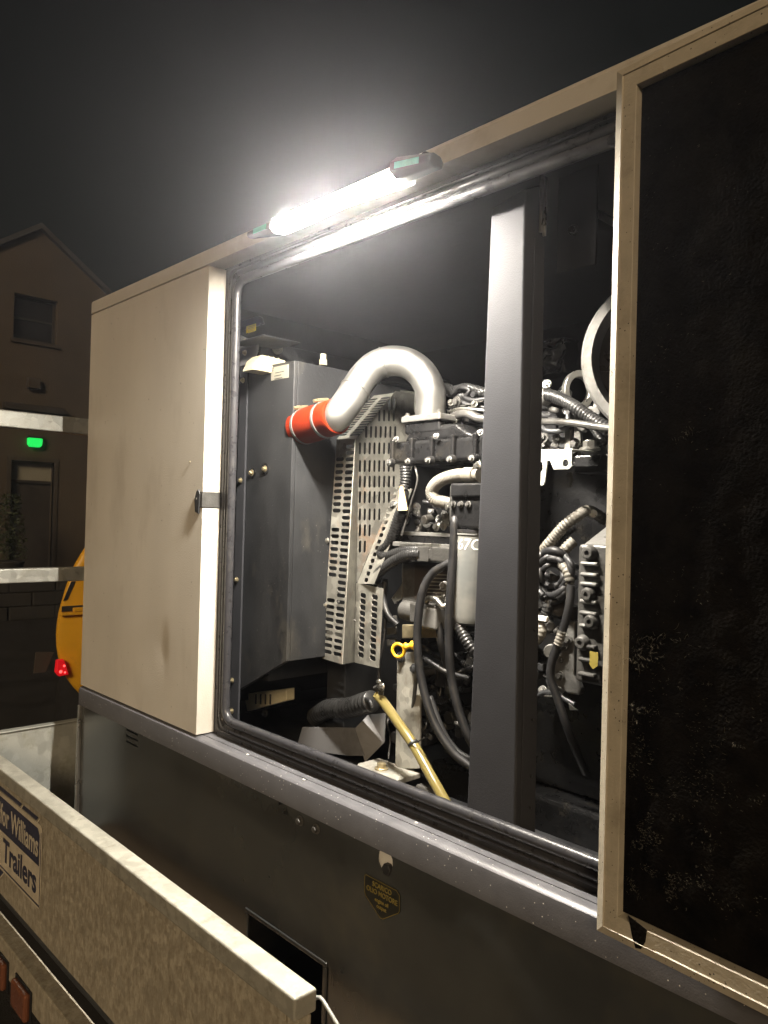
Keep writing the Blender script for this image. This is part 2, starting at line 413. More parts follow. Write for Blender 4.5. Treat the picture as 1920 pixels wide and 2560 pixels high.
def bolt(p, nrm, m='steel_bright', size=.010, parent=None, name='bolt', washer=True, label=None):
    key = (m, washer)
    if key not in _bolt:
        bm = bmesh.new()
        if washer: lathe(bm, (0, 0, 0), (0, 0, 1), [(0, 1.0), (.18, 1.0), (.26, .9)], 20)
        cyl(bm, (0, 0, .2), (0, 0, .85), .66, .66, 6); lathe(bm, (0, 0, .8), (0, 0, 1), [(0, .56), (.12, .5), (.14, .2)], 12)
        me = bpy.data.meshes.new('bolt'); bmesh.ops.recalc_face_normals(bm, faces=bm.faces[:]); bm.to_mesh(me); bm.free(); me.materials.append(M[m]); _bolt[key] = me
    o = bpy.data.objects.new(name, _bolt[key])
    q = Vector(nrm).to_track_quat('Z', 'Y')
    o.matrix_basis = Matrix.Translation(Vector(p)) @ q.to_matrix().to_4x4() @ Matrix.Rotation(random.uniform(0, 6), 4, 'Z') @ Matrix.Scale(size, 4)
    COL.objects.link(o)
    if parent is not None:
        o.parent = parent
        if parent.type == 'EMPTY': o.matrix_parent_inverse = Matrix.Translation(parent.location).inverted()
    if label: o['label'] = label
    return o
def text(name, s, origin, ex, ey, size, m, parent=None, thick=.0004, align='LEFT', squeeze=1.0, bold=0.0, shear=0.0, label=None):
    """flat lettering: baseline start at origin, along ex, up ey"""
    cu = bpy.data.curves.new('lettering', 'FONT'); cu.body = s; cu.size = size; cu.align_x = align; cu.offset = bold; cu.shear = shear
    cu.resolution_u = 4; cu.extrude = thick / 2
    t = bpy.data.objects.new('lettering', cu); COL.objects.link(t)
    dg = bpy.context.evaluated_depsgraph_get(); me = bpy.data.meshes.new_from_object(t.evaluated_get(dg))
    COL.objects.unlink(t); bpy.data.objects.remove(t); bpy.data.curves.remove(cu)
    ex = Vector(ex).normalized(); ey = Vector(ey).normalized(); ez = ex.cross(ey)
    me.transform(Matrix(((ex.x * squeeze, ey.x, ez.x, origin[0]), (ex.y * squeeze, ey.y, ez.y, origin[1]), (ex.z * squeeze, ey.z, ez.z, origin[2]), (0, 0, 0, 1))))
    me.materials.clear(); me.materials.append(M[m]); me.name = name
    o = bpy.data.objects.new(name, me); put(o, parent)
    if label: o['label'] = label
    return o
def grid_face(nx, ny, fn):
    bm = bmesh.new(); g = [[bm.verts.new(fn(i / nx, j / ny)) for j in range(ny + 1)] for i in range(nx + 1)]
    for i in range(nx):
        for j in range(ny): bm.faces.new((g[i][j], g[i + 1][j], g[i + 1][j + 1], g[i][j + 1]))
    return bm, g
def close_back(bm, g, dvec):
    """give a grid sheet a back and rims so it is a solid panel"""
    nx = len(g) - 1; ny = len(g[0]) - 1
    loop = [g[i][0] for i in range(nx + 1)] + [g[nx][j] for j in range(1, ny + 1)] + [g[i][ny] for i in range(nx - 1, -1, -1)] + [g[0][j] for j in range(ny - 1, 0, -1)]
    back = [bm.verts.new(v.co + Vector(dvec)) for v in loop]; n = len(loop)
    for i in range(n): bm.faces.new((loop[i], loop[(i + 1) % n], back[(i + 1) % n], back[i]))
    bm.faces.new(back[::-1])

# ------------------------------------------------------------------ ground
bm = bmesh.new(); box(bm, (-34, -22, -.3), (12, 34, 0))
g = obj('ground', bm, 'asphalt'); g['kind'] = 'structure'

# ------------------------------------------------------------------ generator enclosure
XL, XR = -2.445, .92           # length of the canopy
WID = 1.15                     # its width
ZB, ZP, ZS, ZT = 1.131, 1.190, 2.383, 2.427   # base rail bottom, panel bottom, roof seam, roof top
XJ = -1.722                    # left jamb of the door opening
XO = -.47                      # right jamb
gen = thing('generator_enclosure', 'beige and dark grey generator housing with its side door folded back open', 'generator', (-.76, .57, .62))

# fixed end panel with dents
def panel_fn(a, b):
    x = XL + (XJ - XL) * a; z = ZP + .004 + (ZS - .005 - ZP - .004) * b
    y = 0.0
    y += .0022 * (noise.noise(V(x * 2.3, z * 1.7, 3.1))) * math.sin(math.pi * min(1, max(0, a))) * math.sin(math.pi * b)
    # a crease-like dent low down near the jamb
    dx = (x + 1.905) / .030; dz = (z - 1.385) / .055
    if dx < 0: w = math.exp(-dx * dx * .35 - dz * dz)
    else: w = math.exp(-dx * dx * 2.2 - dz * dz)
    y += .0024 * w
    dx = (x + 1.96) / .06; dz = (z - 1.33) / .07; y += .0012 * math.exp(-dx * dx - dz * dz)
    return V(x, y, z)
bm, gg = grid_face(90, 120, panel_fn); close_back(bm, gg, (0, .050, 0))
pn = obj('side_panel', bm, 'beige', gen, smooth=35, label='beige fixed end panel with a small crease dent')
bolt((-1.787, -.0, 1.883 - .0), (-.3, -1, .1), 'zinc_yellow', .004, pn, 'screw', washer=False)
# catch plate wrapped round the jamb
p = at(512, 1228, 0)
cp = B('catch_plate', (XJ - .022, -.0025, 1.766), (XJ + .0025, .050, 1.806), 'cast_grey', gen, .0012, label='grey door catch plate wrapped round the beige jamb')
PR('catch_hook', [(XJ - .030, -.0045, 1.755), (XJ - .012, -.0045, 1.750), (XJ - .008, -.0045, 1.800), (XJ - .016, -.0045, 1.812), (XJ - .026, -.0045, 1.806), (XJ - .034, -.0045, 1.785)], (0, .0045, 0), 'steel_black', cp, .001)
bolt((XJ - .020, -.0046, 1.788), (0, -1, 0), 'steel_bright', .0045, cp, 'screw', washer=False)
# right side of the canopy beyond the opening, ends, back, roof
B('side_panel', (XO + .02, .0, ZP + .004), (XR, .034, ZS - .003), 'beige', gen, .003)
B('end_panel', (XL + .001, .036, ZP + .004), (XL + .03, WID, ZS - .003), 'beige', gen, .003)
B('end_panel', (XR - .03, .036, ZP + .004), (XR - .001, WID, ZS - .003), 'beige', gen, .003)
B('back_panel', (XL + .031, WID - .03, ZP + .004), (XR - .031, WID - .001, ZS - .003), 'beige', gen, .003)
# roof with a rounded, turned-down front edge
bm = bmesh.new()
prof = [(0.0, ZS), (0.0, ZT - .012), (.002, ZT - .006), (.007, ZT - .002), (.014, ZT), (WID - .01, ZT + .03), (WID, ZT + .02), (WID, ZS + .001), (WID - .035, ZS + .001), (WID - .035, ZS + .012), (.056, ZS + .012), (.056, ZS)]
prism(bm, [(XL - .002, y, z) for y, z in prof], (XR - XL + .004, 0, 0))
obj('roof', bm, 'beige_clean', gen, label='beige roof with turned-down front edge')
# header and side flanges behind the jamb that carry the seal
FY = .051
bm = bmesh.new()
box(bm, (XJ - .01, FY, ZP - .01), (XJ + .062, FY + .003, ZS))
box(bm, (XO - .06, FY, ZP - .01), (XO + .03, FY + .003, ZS))
box(bm, (XJ + .062, FY, ZS - .05), (XO - .06, FY + .003, ZS + .002))
box(bm, (XJ + .062, FY, ZP - .005), (XO - .06, FY + .003, ZP + .044))
obj('opening_flange', bm, 'gasket', gen, label='dark sheet flange round the door opening')
def rrect(x0, x1, z0, z1, r, y, n=8):
    pts = []
    for cx, cz, a0 in ((x1 - r, z0 + r, -90), (x1 - r, z1 - r, 0), (x0 + r, z1 - r, 90), (x0 + r, z0 + r, 180)):
        for k in range(n + 1):
            th = math.radians(a0 + 90 * k / n); pts.append(V(cx + r * math.cos(th), y, cz + r * math.sin(th)))
    return pts
def loop_bead(bm, pts, prof):
    """sweep a closed profile (outwards offset o, depth d) round a closed planar loop in XZ"""
    n = len(pts); rings = []
    for i, p in enumerate(pts):
        t = (pts[(i + 1) % n] - pts[i - 1]).normalized(); nr = V(t.z, 0, -t.x)
        rings.append([bm.verts.new(p + nr * o_ + V(0, d_, 0)) for o_, d_ in prof])
    m_ = len(prof)
    for i in range(n):
        a, b = rings[i], rings[(i + 1) % n]
        for k in range(m_): bm.faces.new((a[k], a[(k + 1) % m_], b[(k + 1) % m_], b[k]))
circ = lambda r, sx=1.0, k=10: [(r * sx * math.cos(2 * math.pi * i / k), r * math.sin(2 * math.pi * i / k)) for i in range(k)]
bm = bmesh.new()
loop_bead(bm, rrect(XJ + .058, XO - .06, ZP + .046, ZS - .047, .035, FY - .004), circ(.011))
loop_bead(bm, rrect(XJ + .036, XO - .04, ZP + .026, ZS - .026, .03, FY - .001), circ(.008, 1.1))
obj('door_seal', bm, 'gasket', gen, smooth=60, label='black rubber door seal running round the opening')
# second, thin trim lip
bm = bmesh.new(); loop_bead(bm, rrect(XJ + .018, XO - .02, ZP + .012, ZS - .012, .02, FY - .001), circ(.0035))
obj('trim_lip', bm, 'gasket', gen, smooth=60)

# dark base: top rail with a rounded edge, tank face below
bm = bmesh.new()
prof = [(-.004, ZB), (-.004, ZP - .014), (-.0025, ZP - .007), (.002, ZP - .003), (.009, ZP - .001), (.020, ZP), (.0205, ZP - .004), (.0225, ZP - .004), (.023, ZP), (.0495, ZP), (.0495, ZP - .03), (.012, ZP - .03), (.012, ZB)]
prism(bm, [(XL - .003, y, z) for y, z in prof], (XR - XL + .006, 0, 0))
obj('base_rail', bm, 'frame_dark', gen, smooth=30, label='dark grey dusty base rail under the opening')
# tank face with real openings: drain hole, fork pocket, vent slots
FYT = .006
holes = []
dr = V(-1.033, FYT, 1.1115)
holes.append((dr, .046, .040, (0, 0, 1)))
for k in range(3): holes.append((V(-2.085, FYT, 1.120 - .0165 * k), .076, .0055, (1, 0, 0)))
fz0, fz1, fx0, fx1 = .70, .842, -1.475, -1.205
pc = V((fx0 + fx1) / 2, FYT, (fz0 + fz1) / 2)
# the pocket needs square corners: build the sheet from four plates joined round it
def plate(bm, x0, x1, z0, z1): box(bm, (x0, FYT, z0), (x1, FYT + .003, z1))
tank = slot_sheet('tank_panel', [V(XL, FYT, fz1 + .002), V(XR, FYT, fz1 + .002), V(XR, FYT, ZB + .02), V(XL, FYT, ZB + .02)], holes, 'tank_dark', gen, .003, label='glossy dark lower panel of the generator base')
bm = bmesh.new(); plate(bm, XL, fx0, .64, fz1 + .002); plate(bm, fx1, XR, .64, fz1 + .002); plate(bm, fx0, fx1, .64, fz0)
obj('tank_skirt', bm, 'tank_dark', gen, 0)
bm = bmesh.new(); box(bm, (fx0, FYT + .003, fz1), (fx1, .7, fz1 + .004)); box(bm, (fx0, FYT + .003, fz0 - .004), (fx1, .7, fz0)); box(bm, (fx0 - .004, FYT + .003, fz0), (fx0, .7, fz1)); box(bm, (fx1, FYT + .003, fz0), (fx1 + .004, .7, fz1)); box(bm, (fx0, .7, fz0), (fx1, .704, fz1))
fp = obj('fork_pocket', bm, 'tank_dark', gen, label='dark rectangular forklift pocket in the base')
bm = bmesh.new()
for (a, b) in (((fx0 - .012, FYT - .004, fz1), (fx1 + .012, FYT, fz1 + .010)), ((fx1, FYT - .004, fz0), (fx1 + .012, FYT, fz1)), ((fx0 - .012, FYT - .004, fz0), (fx0, FYT, fz1))): box(bm, a, b)
obj('pocket_rim', bm, 'tank_dark', fp, bevel=.002)
B('tank_bottom', (XL + .004, .012, .625), (XR - .004, WID, .64), 'tank_dark', gen, 0)
B('tank_end', (XL + .001, .010, .641), (XL + .004, WID, ZB + .05), 'tank_dark', gen, 0)
B('tank_end', (XR - .004, .010, .641), (XR - .001, WID, ZB + .05), 'tank_dark', gen, 0)
B('tank_back', (XL + .005, WID - .003, .641), (XR - .005, WID, ZB + .05), 'tank_dark', gen, 0)
B('corner_trim', (XL - .010, -.006, .63), (XL + .002, .012, ZB - .002), 'steel_bright', gen, .003, label='bare metal corner strip at the base end')
# drain hole: white plate behind stands in for light within; black plug
bm = bmesh.new(); cyl(bm, dr + V(.0, .004, 0), dr + V(0, .008, 0), .04, n=24)
obj('drain_light_plate', bm, 'white_paint', gen, label='white plate in place of light showing through the round oil drain hole')
CY('drain_plug', dr + V(.006, .009, -.014), dr + V(.007, -.007, -.013), .0115, 'rubber', gen, n=6, label='black hexagonal plug in the oil drain hole')
for (x, z) in ((-1.292, 1.108), (-1.237, 1.108)): bolt((x, FYT - .002, z), (0, -1, 0), 'cast_grey', .0105, gen)
for (x, z, r) in ((-1.346, 1.109, .006), (-1.365, 1.124, .005)): bolt((x, FYT - .002, z), (0, -1, 0), 'cast_black', r, gen, 'plug')
# oil drain label
lp = [(-1.086, 1.070), (-.998, 1.070), (-.990, 1.064), (-.989, 1.034), (-.992, 1.029), (-1.034, 1.001), (-1.042, 1.001), (-1.084, 1.028), (-1.088, 1.034), (-1.089, 1.066)]
bm = bmesh.new(); prism(bm, [(x, FYT - .0026, z) for x, z in lp], (0, .0009, 0))
lab = obj('drain_label', bm, 'label_black', gen, label='black pentagon label with gold Italian oil drain lettering')
bm = bmesh.new(); inset = [(-1.0385 + (x + 1.0385) * .955, 1.0375 + (z - 1.0375) * .945) for x, z in lp]
for i in range(len(inset)):
    a = V(inset[i][0], FYT - .0029, inset[i][1]); b = V(inset[(i + 1) % len(inset)][0], FYT - .0029, inset[(i + 1) % len(inset)][1])
    d = (b - a).normalized(); s = V(-d.z, 0, d.x) * .0005
    A = [bm.verts.new(q) for q in (a - s, a + s, b + s, b - s)]; bm.faces.new(A)
obj('border_line', bm, 'label_gold', lab)
for s_, z_, h_ in (("SCARICO", 1.0545, .0135), ("OLIO MOTORE", 1.0415, .0135), ("engine oil", 1.0290, .0105), ("output", 1.0185, .0105)):
    text('lettering', s_, (-1.0385, FYT - .0031, z_), (1, 0, 0), (0, 0, 1), h_, 'label_gold', lab, align='CENTER', squeeze=.92, bold=.0002)

# interior shell of the compartment
bm = bmesh.new(); box(bm, (XL + .04, WID - .075, ZB), (XR - .04, WID - .031, ZS - .005)); obj('foam_lining', bm, 'foam_wall', gen, label='dark foam lining on the far wall inside')
bm = bmesh.new(); box(bm, (XL + .04, .06, ZS - .008), (XR - .04, WID - .070, ZS + .008)); obj('foam_lining', bm, 'foam_wall', gen)
B('partition', (-2.02, .06, ZB + .05), (-2.0, WID - .08, ZS - .006), 'foam_wall', gen, 0)
B('compartment_floor', (XL + .04, .02, 1.005), (XR - .04, WID - .08, 1.02), 'steel_black', gen, 0)
# rumpled shiny foil on the lining
_fa, _fb = at(1340, 945, .72), at(1425, 845, .72)
def foil(a, b):
    x = _fa.x + (_fb.x - _fa.x) * a; z = _fa.z + (_fb.z - _fa.z) * b
    return V(x, .72 - .012 - .03 * abs(noise.noise(V(x * 14, z * 26, 2))) - .02 * abs(noise.noise(V(x * 40, z * 52, 7))), z)
bm, gg = grid_face(26, 26, foil); close_back(bm, gg, (0, .06, 0)); obj('foil_patch', bm, 'foil_black', gen, smooth=50, label='crumpled shiny black wrap deep inside')
# centre pillar: tapered folded post, wider at the foot
y0, y1 = .098, .160
bm = bmesh.new()
ft = [(-.921, 1.045), (-.806, 1.045), (-.8185, 2.338), (-.8955, 2.322)]
vs = [bm.verts.new((x, y0, z)) for x, z in ft] + [bm.verts.new((x, y1, z + (.03 if z > 2 else 0))) for x, z in ft]
for q in ((0, 1, 2, 3), (7, 6, 5, 4), (0, 4, 5, 1), (1, 5, 6, 2), (2, 6, 7, 3), (3, 7, 4, 0)): bm.faces.new([vs[i] for i in q])
pil = obj('pillar', bm, 'pillar_grey', gen, bevel=.004, seg=3, label='grey painted upright post crossing the opening')
B('channel', (-.803, .118, 2.262), (-.797, .124, 2.362), 'steel_bright', pil, .0008); B('channel', (-.803, .128, 2.258), (-.797, .133, 2.362), 'steel_bright', pil, .0008)
B('fold_lip', (-.8065, y0 + .012, 1.05), (-.8045, y0 + .016, 2.25), 'pillar_grey', pil, .0008)
for z in (1.56, 1.40, 1.30, 1.245): bolt((-.8065 - .0, .138, z), (1, 0, 0), 'steel_black', .004, pil, 'rivet', washer=False)
# hanger and brace at the ceiling
B('hanger_plate', (-.80, .17, 2.20), (-.72, .176, 2.375), 'foam_wall', gen, .002)
bolt((-.765, .169, 2.27), (0, -1, 0), 'cast_black', .010, gen)
pa, pb = at(1414, 495, .45), at(1520, 550, .30)
bm = bmesh.new(); d = (pb - pa).normalized(); s = V(0, 0, 1)
prism(bm, [pa - s * .008, pa + s * .008, pa + s * .008 + V(.006, .006, 0), pa - s * .008 + V(.006, .006, 0)], pb + d * .15 - pa); obj('roof_brace', bm, 'cast_grey', gen, bevel=.001)
# lifting plate with its yellow sticker, above the radiator
lpz = at(600, 836, .14).z
q0 = at(588, 836, .14); q1 = at(659, 835, .14)
B('lifting_plate', (q0.x - .02, .14, q1.z - .004), (q1.x, .26, q1.z), 'steel_black', gen, .0015)
a0, a1 = at(575, 835, .20), at(661, 786, .20)
holes = [(at(652, 815, .20), .016, .014, (0, 0, 1))]
pl = slot_sheet('lifting_plate', [V(a0.x - .03, .2, a0.z), V(a1.x, .2, a0.z), V(a1.x, .2, a1.z - .025), V(a1.x - .008, .2, a1.z - .008), V(a1.x - .025, .2, a1.z), V(a0.x - .03, .2, a1.z)], holes, 'steel_black', gen, .004, label='dark lifting plate with round hole and yellow sticker')
y_a, y_b = at(616, 833, .197), at(640, 809, .197)
st = B('sticker', (y_a.x, .196, y_a.z), (y_b.x, .1972, y_b.z), 'yellow_label', pl, 0, label='small yellow warning sticker')
for k in range(5): B('print_line', (y_a.x + .010, .1956, y_b.z - .005 - .0042 * k), (y_b.x - .003, .1959, y_b.z - .0036 - .0042 * k), 'label_gold', pl, 0)

# ---- the door, folded back almost flat against the housing
HX, HY, DT, DW, DZ0, DZ1 = -.556, -.060, .040, 1.14, 1.196, 2.374
ang = math.radians(-3.7)
ex = V(math.cos(ang), math.sin(ang), 0); ey = V(-math.sin(ang), math.cos(ang), 0)      # along the door, and towards the housing
def dp(a, b, z): return V(HX, HY, 0) + ex * a + ey * b + V(0, 0, z)
def dbox(bm, a0, b0, z0, a1, b1, z1):
    vs = [bm.verts.new(dp(a, b, z)) for a in (a0, a1) for b in (b0, b1) for z in (z0, z1)]
    for q in ((0, 1, 3, 2), (4, 6, 7, 5), (0, 4, 5, 1), (2, 3, 7, 6), (0, 2, 6, 4), (1, 5, 7, 3)): bm.faces.new([vs[i] for i in q])
bm = bmesh.new(); dbox(bm, 0, DT - .004, DZ0, DW, DT, DZ1)
door = obj('door', bm, 'beige_dusty', gen, bevel=.001, label='beige housing door folded back with foam-lined inside showing')
W1 = .0335
# pressed rim: side wall, bright chamfer, flat lip and its inner turn
def rim(prof):
    bm = bmesh.new(); rings = []
    for (o_, b_) in prof:
        rings.append([bm.verts.new(dp(a, b_, z)) for a, z in ((o_, DZ0 + o_), (DW - o_, DZ0 + o_), (DW - o_, DZ1 - o_), (o_, DZ1 - o_))])
    for r0, r1 in zip(rings, rings[1:] + rings[:1]):
        for k in range(4): bm.faces.new((r0[k], r0[(k + 1) % 4], r1[(k + 1) % 4], r1[k]))
    return bm
obj('door_rim', rim([(0, DT - .0045), (0, .0068), (.0006, .0054), (.0115, .0009), (.0125, .0005), (.0135, .0024), (W1 - .0006, .0024), (W1, .0030), (W1, DT - .0045)]), 'beige_dusty', door, label='pressed beige rim framing the open door')
# foam lining: uneven slab
def fo(a, b):
    x = W1 - .002 + (DW - 2 * W1 + .004) * a; z = DZ0 + .036 + (DZ1 - DZ0 - .070) * b
    e = min(1, min(a, 1 - a) * 26) * min(1, min(b, 1 - b) * 26)
    h = .010 + .006 * noise.noise(V(x * 5, z * 5, 1)) + .0035 * noise.noise(V(x * 23, z * 23, 5)) + .002 * noise.noise(V(x * 70, z * 70, 9))
    return dp(x, .012 - h * .65 * e + .004 * (1 - e), z)
bm, gg = grid_face(110, 130, fo); close_back(bm, gg, ey * .014)
foam = obj('foam_lining', bm, 'foam', door, smooth=50, label='black fibrous foam slab lining the door')
# lint and fibres caught on the foam
def fibre(bm, p, L, th, r=.00035, bend=.3):
    a = random.uniform(-.5, .5) + th; pts = [p]
    for k in range(4):
        a += random.uniform(-bend, bend); pts.append(pts[-1] + (ex * math.cos(a) + V(0, 0, math.sin(a))) * L / 4 - ey * random.uniform(-.0004, .0012))
    sweep(bm, pts, lambda i, s: r, 3, False)
bm = bmesh.new()
def foam_front(a, z): return dp(a, .0015, z)
def on_foam(xp, yp):
    p0 = dp(0, .0015, 0); return onplane(xp, yp, p0, ey)
clusters = [(1712, 1088, 26, .018, .5), (1745, 1270, 5, .010, 0), (1700, 1430, 6, .010, 0), (1625, 1620, 60, .040, .35), (1578, 1652, 30, .024, .2), (1590, 1775, 30, .024, .1), (1560, 1800, 14, .016, .1),
            (1812, 1835, 16, .026, 1.4), (1845, 1865, 16, .010, 0), (1900, 2000, 18, .009, .8), (1768, 1710, 14, .007, 0), (1690, 1500, 6, .010, 1.2), (1640, 1530, 6, .008, 1.0),
            (1680, 2210, 20, .018, 1.8), (1745, 2063, 12, .016, 0), (1770, 2110, 10, .014, .1)]
for (px, py, n, sp, th) in clusters:
    c0 = on_foam(px, py)
    for k in range(n):
        u_, v_ = random.gauss(0, sp * .6), random.gauss(0, sp * .22)
        p = c0 + ex * (u_ * math.cos(th) - v_ * math.sin(th)) + V(0, 0, u_ * math.sin(th) + v_ * math.cos(th)) - ey * .0004
        fibre(bm, p, random.uniform(.10, .32) * sp, th + random.gauss(0, .8), random.uniform(.00008, .00017), .6)
# fine worn fluff, dense low beside the hinge side
for k in range(2800):
    if random.random() < .8: a = W1 + .012 + abs(random.gauss(0, .075)); z = DZ0 + .07 + abs(random.gauss(0, .16))
    else: a = W1 + .012 + abs(random.gauss(0, .10)); z = random.uniform(DZ0 + .06, DZ1 - .05)
    if a > DW - .05 or z > DZ1 - .05 or noise.noise(V(a * 24, z * 24, 4.2)) + .6 * noise.noise(V(a * 70, z * 70, 1.2)) < .12: continue
    L = random.uniform(.001, .0036); th = random.uniform(-.8, .9); p = dp(a, .0035 - random.uniform(0, .002), z)
    d_ = ex * math.cos(th) + V(0, 0, math.sin(th)); s_ = (ex * -math.sin(th) + V(0, 0, math.cos(th))) * random.uniform(.00008, .00016)
    q_ = [bm.verts.new(v) for v in (p - s_, p + d_ * L - s_ - ey * .0006, p + d_ * L + s_ - ey * .0006, p + s_)]; bm.faces.new(q_)
obj('lint', bm, 'lint', door, kind='stuff', label='pale lint and fibres stuck to the door foam')
# torn notch of seal hanging over the lower lip, hinges
q = onplane(1590, 2335, dp(0, .002, 0), ey)
bm = bmesh.new(); prism(bm, [q + ex * a + V(0, 0, z) for a, z in ((-.012, .02), (.016, .012), (.014, -.004), (.008, -.016), (.0, -.018), (-.005, -.006))], ey * .003 - ey * .004); obj('foam_flap', bm, 'foam', door, bevel=.001)
for z in (1.32, 2.25):
    cyl_bm = bmesh.new(); cyl(cyl_bm, (XO - .004, .0, z - .05), (XO - .004, .0, z + .05), .010, n=16); obj('hinge', cyl_bm, 'steel_black', door, smooth=40)
    bm = bmesh.new(); box(bm, (XO - .004, -.030, z - .045), (XO + .004, -.002, z + .045)); obj('hinge_leaf', bm, 'steel_black', door, bevel=.001)

for x_, y_ in ((-1.30, .012), (-.985, .030), (-1.52, .016)):
    B('paint_chip', (x_, y_, ZP - .0005), (x_ + .006, y_ + .004, ZP + .0022), 'white_paint', gen, .0008)

# ------------------------------------------------------------------ radiator unit behind the left of the opening
rad = thing('radiator', 'dark steel radiator box with perforated galvanised fan guard inside the housing', 'radiator', (-1.75, .5, 1.02))
RY = .20
c_t = at(736, 901, RY); RX = c_t.x                  # front corner of the box
RZT = c_t.z
pts = [at(619, 921, RY), c_t, at(724, 1656, RY), at(597, 1726, RY)]
pts[1].x = pts[2].x = RX
bm = bmesh.new(); prism(bm, pts, (0, .012, 0)); body = obj('front_plate', bm, 'steel_black', rad, bevel=.002, label='dark front plate of the radiator box')
# side of the box that faces the engine
zb = pts[2].z
yb = atX(800, 1500, RX).y
bm = bmesh.new(); prism(bm, [(RX - .004, RY + .013, RZT), (RX - .004, .42, RZT), (RX - .004, .42, zb + .0), (RX - .004, RY + .013, zb)], (.004, 0, 0)); obj('side_plate', bm, 'steel_black', rad, bevel=.001)
B('top_plate', (pts[0].x, RY + .014, RZT - .006), (RX - .005, .98, RZT - .003), 'steel_black', rad, .001)
B('shroud', (RX - .10, .42, 1.14), (RX - .02, 1.0, RZT - .012), 'steel_black', rad, .004)
B('core', (pts[0].x + .01, RY + .02, 1.30), (RX - .105, 1.0, RZT - .015), 'steel_black', rad, 0)
# flange strip on the left with its bolts
f0, f1 = at(601, 905, RY - .008), at(619, 905, RY - .008)
bm = bmesh.new(); prism(bm, [V(f0.x, RY - .008, f0.z + .03), V(f1.x, RY - .008, f0.z + .03), V(f1.x, RY - .008, 1.10), V(f0.x - .006, RY - .008, 1.10)], (0, .006, 0))
obj('flange', bm, 'pillar_grey', rad, bevel=.001)
for x, y in ((608, 951), (602, 1201), (592, 1449), (581, 1701), (580, 1777), (580, 1801)):
    bolt(at(x, y, RY - .009), (0, -1, 0), 'zinc_yellow', .0078, rad)
for x, y in ((630, 1182), (663, 1172)):
    p = at(x, y, RY - .001); bolt(p, (0, -1, 0), 'zinc_yellow', .0095, rad)
    bm = bmesh.new(); lathe(bm, p + V(0, .0005, 0), p + V(0, -1, 0), [(0, .0165), (.0012, .0165), (.0018, .0145)], 24); obj('recess_ring', bm, 'cast_black', rad, smooth=40)
# top corner plate
k0, k1 = at(601, 838, RY - .012), at(648, 905, RY - .012)
bm = bmesh.new(); prism(bm, [V(k0.x, RY - .012, k0.z), V(k0.x + .03, RY - .012, k0.z - .012), V(k1.x - .006, RY - .012, k0.z - .03), V(k1.x - .01, RY - .012, k1.z + .03), V(k1.x - .028, RY - .012, k1.z), V(k0.x, RY - .012, k1.z)], (0, .003, 0)); obj('corner_plate', bm, 'bracket_grey', rad, bevel=.001)
for x, y in ((613, 854), (613, 882)): bolt(at(x, y, RY - .0125), (0, -1, 0), 'zinc_yellow', .008, rad)
# cross bar at the top, cream plastic tank ribs, small fitting
X2 = RX - .18
p0, p1 = atX(648, 852, X2), atX(872, 898, X2)
bm = bmesh.new(); prism(bm, [V(X2, p0.y, p0.z), V(X2, 1.0, p0.z), V(X2, 1.0, p0.z - .05), V(X2, p0.y, p0.z - .05)], (.006, 0, 0)); obj('cross_bar', bm, 'steel_black', rad, bevel=.001)
bolt(atX(693, 872, X2 + .008), (1, -.2, 0), 'steel_bright', .016, rad)
X3 = RX - .10
a_, b_ = atX(632, 914, X3), atX(714, 886, X3)
bm = bmesh.new(); prism(bm, [V(X3, a_.y, a_.z - .01), V(X3, a_.y + .012, a_.z + .018), V(X3, a_.y + .03, a_.z + .034), V(X3, b_.y, a_.z + .030), V(X3, b_.y, a_.z - .01)], (-.05, 0, 0)); tk = obj('header_tank', bm, 'cream_plastic', rad, bevel=.002, label='cream plastic radiator tank edge with ribs')
for k in range(4): B('rib', (X3, a_.y + .028 + .017 * k, a_.z - .008), (X3 + .004, a_.y + .031 + .017 * k, a_.z + .033), 'cream_plastic', tk, .0008)
B('rib', (X3, a_.y + .03, a_.z + .004), (X3 + .003, b_.y, a_.z + .008), 'cream_plastic', tk, .0008)
q = atX(808, 898, RX - .03); bm = bmesh.new(); lathe(bm, q - V(0, 0, .016), q + V(0, 0, 1), [(0, .011), (.014, .011), (.015, .008), (.03, .008)], 12); obj('filler_cap', bm, 'cream_plastic', rad, smooth=40)
# data sticker
s0, s1 = at(678, 952, RY - .001), at(722, 908, RY - .001)
sk = B('sticker', (s0.x, RY - .0016, s0.z), (s1.x, RY - .0004, s1.z - .002), 'label_grey', rad, 0, label='worn grey data sticker on the radiator plate')
for k, (l0, l1) in enumerate(((.25, .75), (.2, .6), (.2, .66))): B('print_line', (s0.x + (s1.x - s0.x) * l0, RY - .002, s1.z - .020 - .008 * k), (s0.x + (s1.x - s0.x) * l1, RY - .0017, s1.z - .018 - .008 * k), 'ink', sk, 0)
text('lettering', "Z", (s0.x + .003, RY - .002, s1.z - .013), (1, 0, .1), (0, 0, 1), .013, 'ink', sk, shear=.3)
# lower plastic duct and the corrugated drain hose, pale sheet mount
d0, d1 = at(613, 1778, .34), at(718, 1722, .34)
bm = bmesh.new(); prism(bm, [at(610, 1735, .34), at(716, 1722, .34), at(716, 1752, .34), at(618, 1778, .34)], (0, .03, 0)); dk = obj('lower_tank', bm, 'cream_plastic', rad, bevel=.002)
for x in (640, 652, 664, 676): 
    a = at(x, 1735, .338); B('rib', (a.x, .335, a.z - .03), (a.x + .003, .339, a.z), 'steel_black', dk, 0)
bolt(at(664, 1783, .33), (0, -1, 0), 'cast_black', .012, rad)
